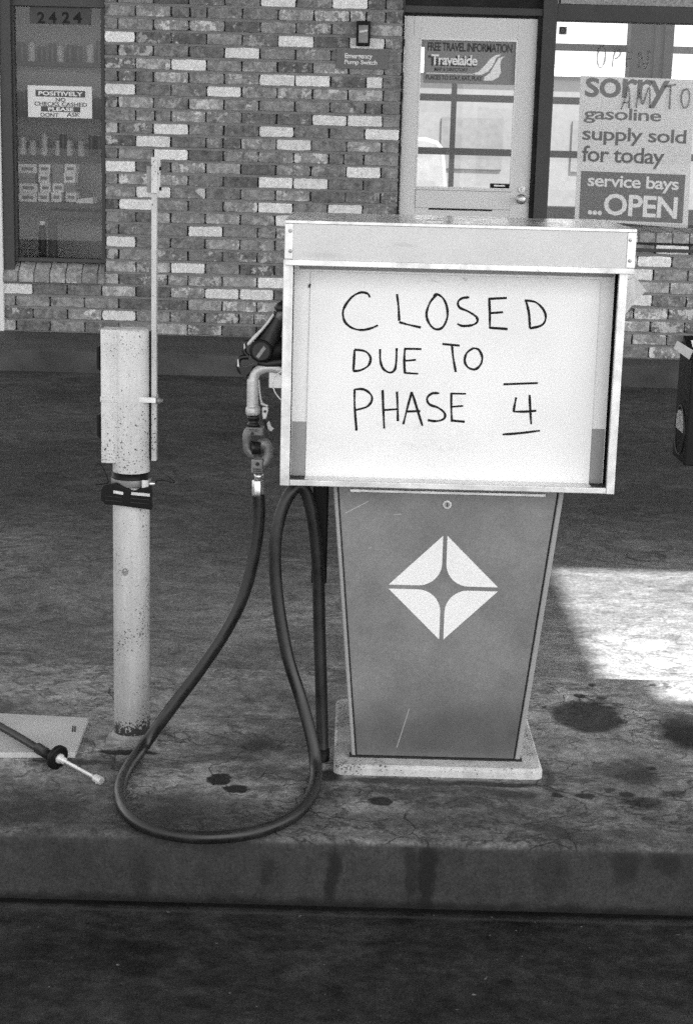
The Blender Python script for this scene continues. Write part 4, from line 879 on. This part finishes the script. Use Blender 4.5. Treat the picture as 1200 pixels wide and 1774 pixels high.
# ------------------------------------------------------------------ signs on the shop
# street number board behind the left glass
yg = YW + .066
bm = B(); plate(bm, 52, 10, 158, 42, yg); NB = obj('number_board', bm, M['frame_l']); tag(NB, 'grey board with the black street number 2424 atop the left window glass', 'sign')
bm = B()
for ch, xl, xr in (('2', 65, 78), ('4', 85, 98), ('2', 108, 121), ('4', 127, 142)): bm = B(); textpx(bm, ch, xl, 20.5, xr, 40.5, yg-.0045, bold=.03); obj('digit', bm, M['black'], NB)

bm = B(); plate(bm, 49, 149, 160, 204, yg-.001, .003); NC = obj('check_notice', bm, M['poster']); tag(NC, 'small white notice reading POSITIVELY NO CHECKS CASHED taped on left window', 'notice')
yq = yg-.0045; bm = B(); plate(bm, 62, 156.5, 148, 168, yq, .0005); plate(bm, 71.5, 184.5, 139.5, 194, yq, .0005); obj('dark_band', bm, M['txt_d'], NC)
for a_ in (('NO', 97, 169.5, 114, 176.5), ('CHECKS CASHED', 60, 177, 151, 184), ('DONT', 71, 195.5, 102, 202.5), ('ASK', 116, 195.5, 139, 202.5)): bm = B(); textpx(bm, *a_, yq, bold=.015); obj('notice_text', bm, M['txt_d'], NC)
for a_ in (('POSITIVELY', 67, 158.5, 144, 166), ('PLEASE', 84, 186, 128, 192.5)): bm = B(); textpx(bm, *a_, yq-.0008, bold=.03); obj('reversed_text', bm, M['txt_w'], NC)
# emergency pump switch and its sign
ye = YW - .004
bm = B(); plate(bm, 583, 86, 672, 119.5, ye, .006); ES = obj('switch_sign', bm, M['sign_dark'], bevel=.001); tag(ES, 'dark grey plate on the brick wall reading Emergency Pump Switch', 'sign')
bm = B(); textpx(bm, 'Emergency', 597, 92.5, 645, 104, ye-.0062, bold=.018, sp=.94); obj('switch_text', bm, M['txt_w'], ES); bm = B(); textpx(bm, 'Pump Switch', 596.5, 104, 653, 114, ye-.0062, bold=.018, sp=.94); obj('switch_text', bm, M['txt_w'], ES)
x0, x1, z0, z1 = rect(617, 37, 641, 80, ye)
bm = B(); box(bm, x0, x1, ye-.05, ye+.006, z0, z1); SWB = obj('pump_switch', bm, M['dark'], bevel=.006); tag(SWB, 'small black emergency switch box mounted on bricks above its sign', 'switch')
bm = B(); box(bm, x0+.016, x1-.016, ye-.062, ye-.0505, z0+.02, z1-.03); prism(bm, [(x0+.02, z0+.085), (x1-.02, z0+.095), (x1-.02, z0+.11), (x0+.02, z0+.10)], ye-.07, ye-.0625, 1); obj('switch_lever', bm, [M['castgrey'], M['castal']], SWB)
# travel sticker in the door glass
ys = YD + .024
bm = B(); plate(bm, 734, 70.5, 892, 145.5, ys, .003); TS = obj('travel_sign', bm, M['sign_mid']); tag(TS, 'grey FREE TRAVEL INFORMATION placard inside the top of the door glass', 'sign')
yt = ys-.0032
bm = B(); textpx(bm, 'FREE TRAVEL INFORMATION', 740, 74.5, 887, 90, yt, bold=.025, sp=.9); obj('placard_text', bm, M['txt_k'], TS)
bm = B(); textpx(bm, 'MAP & DIRECTORY', 752, 117.5, 810, 123.5, yt, bold=.02); obj('placard_text', bm, M['txt_k'], TS)
bm = B(); textpx(bm, 'PLACES TO STAY, EAT, PLAY', 737, 131, 835, 140, yt, bold=.02, sp=.9); obj('placard_text', bm, M['txt_k'], TS)
bm = B(); textpx(bm, 'Travelaide', 741, 97, 825, 115, yt, bold=.04, sp=.9); obj('placard_text', bm, M['txt_k'], TS)
bm = B(); textpx(bm, 'Travelaide', 746, 95, 827, 113, yt-.0014, bold=.02, sp=.9); plate(bm, 738, 127, 822, 128.2, yt, .0006)
zz = lambda x, y: (690+x/4.6154, 20+y/4.6154)
for P_ in ([(590,497),(640,480),(690,430),(735,375),(780,347),(820,343),(780,370),(755,430),(715,480),(660,507),(600,505)], [(845,357),(800,372),(765,430),(730,490),(685,525),(680,552),(750,552),(800,525),(818,480),(812,430),(820,385)]):
    w = [onY(*zz(*p), yt) for p in P_]; prism(bm, [(p.x, p.z) for p in w], yt-.0006, yt)
obj('placard_swoosh', bm, M['txt_w'], TS)
bm = B(); plate(bm, 848, 318, 883, 327, ys, .002); DS = obj('door_sticker', bm, M['dark']); tag(DS, 'small dark sticker in the lower right corner of the door glass', 'sticker')
bm = B(); plate(bm, 855, 320.5, 874, 323, ys-.0022, .0005); obj('sticker_mark', bm, M['txt_w'], DS)
# sorry poster inside the display window
yp_ = YW + .075
bm = B(); PQ = [onY(x, y, yp_) for x, y in ((1005, 131), (1203, 138), (1190, 396), (994.5, 380))]; prism(bm, [(p.x, p.z) for p in PQ], yp_, yp_+.002)
SP = obj('sorry_poster', bm, M['poster']); tag(SP, 'large pale poster in the display window reading sorry gasoline supply sold for today', 'poster')
bm = B(); PQ = [onY(x, y, yp_-.0008) for x, y in ((1006, 296), (1186.5, 303), (1181, 387), (1002, 379))]; prism(bm, [(p.x, p.z) for p in PQ], yp_-.0008, yp_-.0001); obj('poster_block', bm, M['txt_g'], SP)
bm = B(); yt = yp_-.0003
def slant(bm, body, xl, yt_, xr, yb_, Y, drop, **k):
    b2 = B(); textpx(b2, body, xl, yt_, xr, yb_, Y, **k); x0 = onY(xl, yb_, Y).x; s = drop*.0042/(onY(xr, yb_, Y).x-x0)
    me = bpy.data.meshes.new('t'); 
    for v in b2.verts: v.co.z -= (v.co.x-x0)*s
    b2.to_mesh(me); b2.free(); bm.from_mesh(me); bpy.data.meshes.remove(me)
bm = B(); slant(bm, 'sorry', 1011, 135.5, 1160, 185, yt, 2, bold=.012, sp=.9); obj('poster_text', bm, M['txt_g'], SP)
bm = B(); slant(bm, 'gasoline', 1009.5, 187, 1146, 214.5, yt, 1, bold=.012, sp=.92); obj('poster_text', bm, M['txt_g'], SP)
bm = B(); slant(bm, 'supply sold', 1007, 221, 1189, 252, yt, 2, bold=.012, sp=.92); obj('poster_text', bm, M['txt_g'], SP)
bm = B(); slant(bm, 'for today', 1006, 253.5, 1151, 290, yt, 2, bold=.012, sp=.92); obj('poster_text', bm, M['txt_g'], SP)
bm = B(); slant(bm, 'service bays', 1016, 303, 1176, 331, yp_-.0010, 3, bold=.016, sp=.92); obj('poster_white_text', bm, M['txt_w'], SP)
bm = B(); slant(bm, 'OPEN', 1044, 336, 1174, 374, yp_-.0010, 4, bold=.022, sp=.95); obj('poster_white_text', bm, M['txt_w'], SP)
bm = B(); slant(bm, '...', 1017, 364, 1042, 372, yp_-.0010, 1, bold=.04); obj('poster_white_text', bm, M['txt_w'], SP)
# small decal and hand-painted hours on the display glass
yg2 = YW + .056
bm = B(); plate(bm, 967.5, 46, 981, 60, yg2, .001); DC = obj('window_decal', bm, M['sign_dark']); tag(DC, 'tiny square decal in the upper left corner of display window', 'decal')
c = onY(974.2, 52.5, yg2-.001); bm = B(); tube(bm, [(c.x+.017*math.cos(k*math.pi/10), yg2-.0015, c.z+.019*math.sin(k*math.pi/10)) for k in range(21)], .004, 6); tube(bm, [(c.x, yg2-.0015, c.z-.006), (c.x, yg2-.0015, c.z+.006)], .004, 6); obj('decal_ring', bm, M['txt_k'], DC)
z5 = lambda x, y: (950+x/4.4355, y/4.4355)
HRS = [[(402,352),(378,400),(370,460),(382,510),(402,518),(425,480),(434,410),(425,365),(402,352)], [(520,365),(495,440),(487,520)], [(520,380),(545,385),(548,415),(525,445),(505,450)], [(640,395),(605,410),(595,460),(605,520)],[(600,455),(640,450)], [(690,520),(700,400),(745,530),(770,390)],
 [(555,840),(590,740),(610,670),(620,740),(615,830)], [(565,790),(618,785)], [(670,830),(695,690),(720,800),(770,670),(775,830)], [(890,665),(975,650)], [(935,660),(925,840)], [(1035,690),(1015,750),(1030,820),(1060,820),(1080,760),(1070,690),(1035,690)]]
bm = B()
for h in HRS:
    w = [onY(*z5(*p), yg2) for p in h]; b2 = B(); stroke(b2, [(p.x, p.z) for p in w], .0062, yg2); me = bpy.data.meshes.new('t'); b2.to_mesh(me); b2.free(); bm.from_mesh(me); bpy.data.meshes.remove(me)
tag(obj('painted_hours', bm, M['glasspaint']), 'faint hand painted opening hours OPEN AM TO brushed on display glass', 'lettering')

# ------------------------------------------------------------------ goods seen through the left window
ysf = 12.75
def sh_z(x, y, Y=ysf): return onY(x, y, Y)
zlist = [(108, 'upper'), (197, 'middle'), (270, 'lower')]
xs0, xs1 = -3.3, onY(300, 100, ysf).x
SH = thing('wall_shelf', 'dark wall shelving unit of three boards holding cans inside the left window', 'shelf', (-2.6, ysf+.1, .155))
for (y, nm) in zlist:
    z = sh_z(100, y).z; bm = B(); box(bm, xs0, xs1, ysf-.06, ysf+.16, z-.028, z); obj('shelf_board', bm, M['shelf'], SH)
bm = B(); box(bm, xs0, xs1, ysf+.17, ysf+.2, .155, 2.95); tag(obj('shelf_backing', bm, M['wall_in']), 'plain painted partition behind the shelves inside the left window', 'partition')
def can(name, label, m, r, h):
    t = thing(name, label, 'can', (0, 0, 0))
    b = B(); tube(b, [(0, 0, 0), (0, 0, .004), (0, 0, h-.012), (0, 0, h-.006), (0, 0, h)], [r*.94, r, r, r*.95, r*.93], 18); o = obj('can_body', b, m); o.parent = t
    b = B(); tube(b, [(0, 0, h), (0, 0, h+.006)], [r*.85, r*.8], 16); o = obj('can_lid', b, M['alu']); o.parent = t
    return t
def dup(t, loc, label, group):
    c = t.copy(); COL.objects.link(c); c.location = loc; k_ = random.uniform(.8, 1.12); c.scale = (k_, k_, random.uniform(.78, 1.22)); c.location.y += random.uniform(-.03, .03); c.location.x += random.uniform(-.01, .01); c['label'] = label; c['group'] = group
    for ch in t.children: d = ch.copy(); COL.objects.link(d); d.parent = c
    return c
pale = can('oil_can', 'pale oil can', M['can_a'], .030, .135); dark_ = can('oil_can', 'dark oil can', M['can_b'], .030, .135)
first = {0: True, 1: True}
def place(kind, px, y, label, group):
    src = (pale, dark_)[kind]; p = sh_z(px, y)
    if first[kind]: first[kind] = False; src.location = (p.x, ysf, sh_z(100, y).z+.0005); src['label'] = label; src['group'] = group
    else: dup(src, (p.x, ysf, sh_z(100, y).z+.0005), label, group)
for i, (px, k) in enumerate(((38,1),(55,0),(73,1),(91,1),(107,0),(123,1),(139,1),(156,0),(173,1))):
    place(k, px, 108, ('pale' if k == 0 else 'dark') + ' oil can in the row on the top shelf, under the street number', ('pale' if k == 0 else 'dark') + ' cans on the top shelf')
for i, (px, k) in enumerate(((36,1),(52,1),(69,1),(86,0),(103,1),(120,1),(137,1),(154,1),(171,1))):
    place(k, px, 197, ('pale' if k == 0 else 'dark') + ' oil can on the middle shelf, mostly hidden by the check notice', ('pale' if k == 0 else 'dark') + ' cans on the middle shelf')
for i, (px, k) in enumerate(((41,0),(58,0),(78,0),(99,0),(110,1),(121,0),(142,0),(160,1),(172,1))):
    place(k, px, 270, ('pale' if k == 0 else 'dark') + ' oil can in the row on the lowest shelf, above the stacked cartons', ('pale' if k == 0 else 'dark') + ' cans on the lowest shelf')
# counter with stacked cartons, and a desk below it
yct = 12.62
zc = onY(100, 350, yct).z
bm = B(); box(bm, -3.3, onY(300, 350, yct).x, yct-.2, yct+.25, zc-.03, zc); box(bm, -3.25, -3.2, yct-.1, yct+.2, .155, zc-.03); box(bm, onY(296, 350, yct).x-.06, onY(296, 350, yct).x, yct-.1, yct+.2, .155, zc-.03); tag(obj('side_counter', bm, M['shelf']), 'dark counter carrying the stacked cartons inside the left window', 'counter')
def carton(px0, py0, px1, py1, label):
    Yc_ = yct-.1; x0, x1, z0, z1 = rect(px0, py0, px1, py1, Yc_); dx = random.uniform(-.008, .008); Yc_ += random.uniform(-.02, .02); x0 += dx; x1 += dx - random.uniform(0, .012); b = B(); box(b, x0+.001, x1-.001, Yc_, Yc_+.14, z0, z1-.001)
    o = obj('carton', b, M[random.choice(('carton', 'carton', 'carton_d'))], bevel=.002); tag(o, label, 'carton', 'cartons on the counter'); 
    b = B(); box(b, x0+(x1-x0)*.2, x1-(x1-x0)*.2, Yc_-.001, Yc_-.0002, z0+(z1-z0)*.3, z1-(z1-z0)*.35); obj('carton_label', b, M['sign_dark'], o)
h = [350, 333, 317, 300, 284]; nm4 = ['bottom', 'second', 'third', 'top']
for i in range(4): carton(33, h[i+1], 65, h[i], '%s wide carton of the left stack on the counter' % nm4[i])
cols = [('left', 68, 89, 4), ('middle', 90, 111, 4), ('right', 112, 133, 4)]
for (cn, a, b, n) in cols:
    for i in range(n): carton(a, h[i+1], b, h[i], '%s small carton in the %s column of the square stack on the counter' % (nm4[i], cn))
ydk = 12.45
DK = thing('desk', 'dark plain desk with a square leg behind the left window', 'desk', (-2, ydk+.2, .155))
zt = onY(130, 366, ydk).z; zb = onY(130, 377, ydk).z
bm = B(); box(bm, onY(78, 370, ydk).x, onY(290, 370, ydk).x, ydk, ydk+.4, zb, zt); obj('desk_top', bm, M['shelf'], DK, bevel=.004)
bm = B(); box(bm, onY(83, 410, ydk).x, onY(97, 410, ydk).x, ydk+.02, ydk+.07, .155, zb); obj('desk_leg', bm, M['shelf'], DK)
bm = B(); box(bm, onY(283, 410, ydk).x, onY(290, 410, ydk).x, ydk+.02, ydk+.07, .155, zb); obj('desk_leg', bm, M['shelf'], DK)
p = onY(150, 347, yct-.05); bm = B(); hexa(bm, [(p.x-.07, yct-.12, zc+.001), (p.x+.06, yct-.12, zc+.001), (p.x+.07, yct+.05, zc+.001), (p.x-.07, yct+.05, zc+.001)], [(p.x-.05, yct-.12, zc+.03), (p.x+.06, yct-.12, zc+.045), (p.x+.07, yct+.05, zc+.045), (p.x-.06, yct+.05, zc+.03)]); tag(obj('receipt_pad', bm, M['carton']), 'slanted pad of paper on the counter beside the cartons', 'pad')
x = onY(74, 420, ydk-.05).x; zt = onY(74, 390, ydk-.05).z
bm = B(); tube(bm, [(x, ydk-.05, .155), (x, ydk-.05, zt-.08), (x, ydk-.05, zt-.06), (x, ydk-.05, zt)], [.030, .030, .026, .020], 16); JG = obj('tall_jug', bm, M['dark']); tag(JG, 'tall dark jug standing in front of the desk leg', 'jug')
bm = B(); tube(bm, [(x, ydk-.05, zt), (x, ydk-.05, zt+.03)], .022, 14); obj('jug_cap', bm, M['carton'], JG)
# open stock of the shop behind: a parked car and a pale building beyond the rear glass
yv = 24.0; xv = onY(773, 258, yv).x; hv = onY(745, 238, yv).z
CAR = thing('parked_van', 'white round roofed van parked beyond the rear glass of the shop', 'van', (xv-2.3, yv+.9, 0))
prof = [(-4.5,.35),(-4.6,.7),(-4.5,1.0),(-3.7,1.15),(-3.1,hv-.12),(-2.8,hv),(-.30,hv),(-.12,hv-.05),(-.03,hv-.16),(0,hv-.4),(.05,.8),(.05,.35)]
bm = B(); hexa(bm, [(xv+x, yv, z) for x, z in prof], [(xv+x, yv+1.75, z) for x, z in prof]); obj('van_body', bm, M['car'], CAR, bevel=.05)
bm = B(); prism(bm, [(xv-3.5, 1.2), (xv-2.95, hv-.2), (xv-2.2, hv-.2), (xv-2.2, 1.2)], yv-.012, yv-.001); obj('van_window', bm, M['carglass'], CAR)
for x in (-3.6, -.8):
    bm = B(); disc(bm, (xv+x, yv-.02, .33), (0, 1, 0), .33, .2, 28); WH = obj('wheel', bm, M['dark'], CAR, bevel=.02)
    bm = B(); disc(bm, (xv+x, yv-.035, .33), (0, 1, 0), .17, .02, 20); obj('hubcap', bm, M['alu'], WH)
bm = B(); box(bm, -12, 22, 44, 50, 0, 3.4); FB = obj('far_building', bm, M['hill']); tag(FB, 'long pale low building seen far beyond the rear glass', 'building')
bm = B()
for i in range(8): box(bm, -8+i*3.4, -6.4+i*3.4, 43.94, 43.99, 1.0, 2.3)
obj('far_windows', bm, M['far_glass'], FB)
bm = B(); box(bm, -12.2, 22.2, 43.8, 50.2, 3.4, 3.7); obj('roof_edge', bm, M['white'], FB)

# ------------------------------------------------------------------ one mesh per piece
def split_loose(o):
    bm = bmesh.new(); bm.from_mesh(o.data); bm.verts.ensure_lookup_table(); seen = set(); isl = []
    for v in bm.verts:
        if v.index in seen: continue
        st, grp = [v], []
        seen.add(v.index)
        while st:
            q = st.pop(); grp.append(q.index)
            for e in q.link_edges:
                w = e.other_vert(q)
                if w.index not in seen: seen.add(w.index); st.append(w)
        isl.append(set(grp))
    bm.free()
    for k, keep in enumerate(isl):
        b = bmesh.new(); b.from_mesh(o.data); b.verts.ensure_lookup_table()
        bmesh.ops.delete(b, geom=[v for v in b.verts if v.index not in keep], context='VERTS')
        me = bpy.data.meshes.new(o.name); b.to_mesh(me); b.free()
        for m in o.data.materials: me.materials.append(m)
        if k == len(isl)-1: o.data = me
        else:
            c = o.copy(); c.data = me; COL.objects.link(c)
for nm in ('panel_joint', 'guard_edge', 'clip_bolt', 'loose_wire', 'bracket_strip', 'bracket_rib', 'lift_slot', 'dark_band', 'far_windows', 'door_gap', 'ribbed_lens'):
    o = bpy.data.objects.get(nm)
    if o:
        if nm == 'far_windows': o.name = 'far_window'
        split_loose(o)
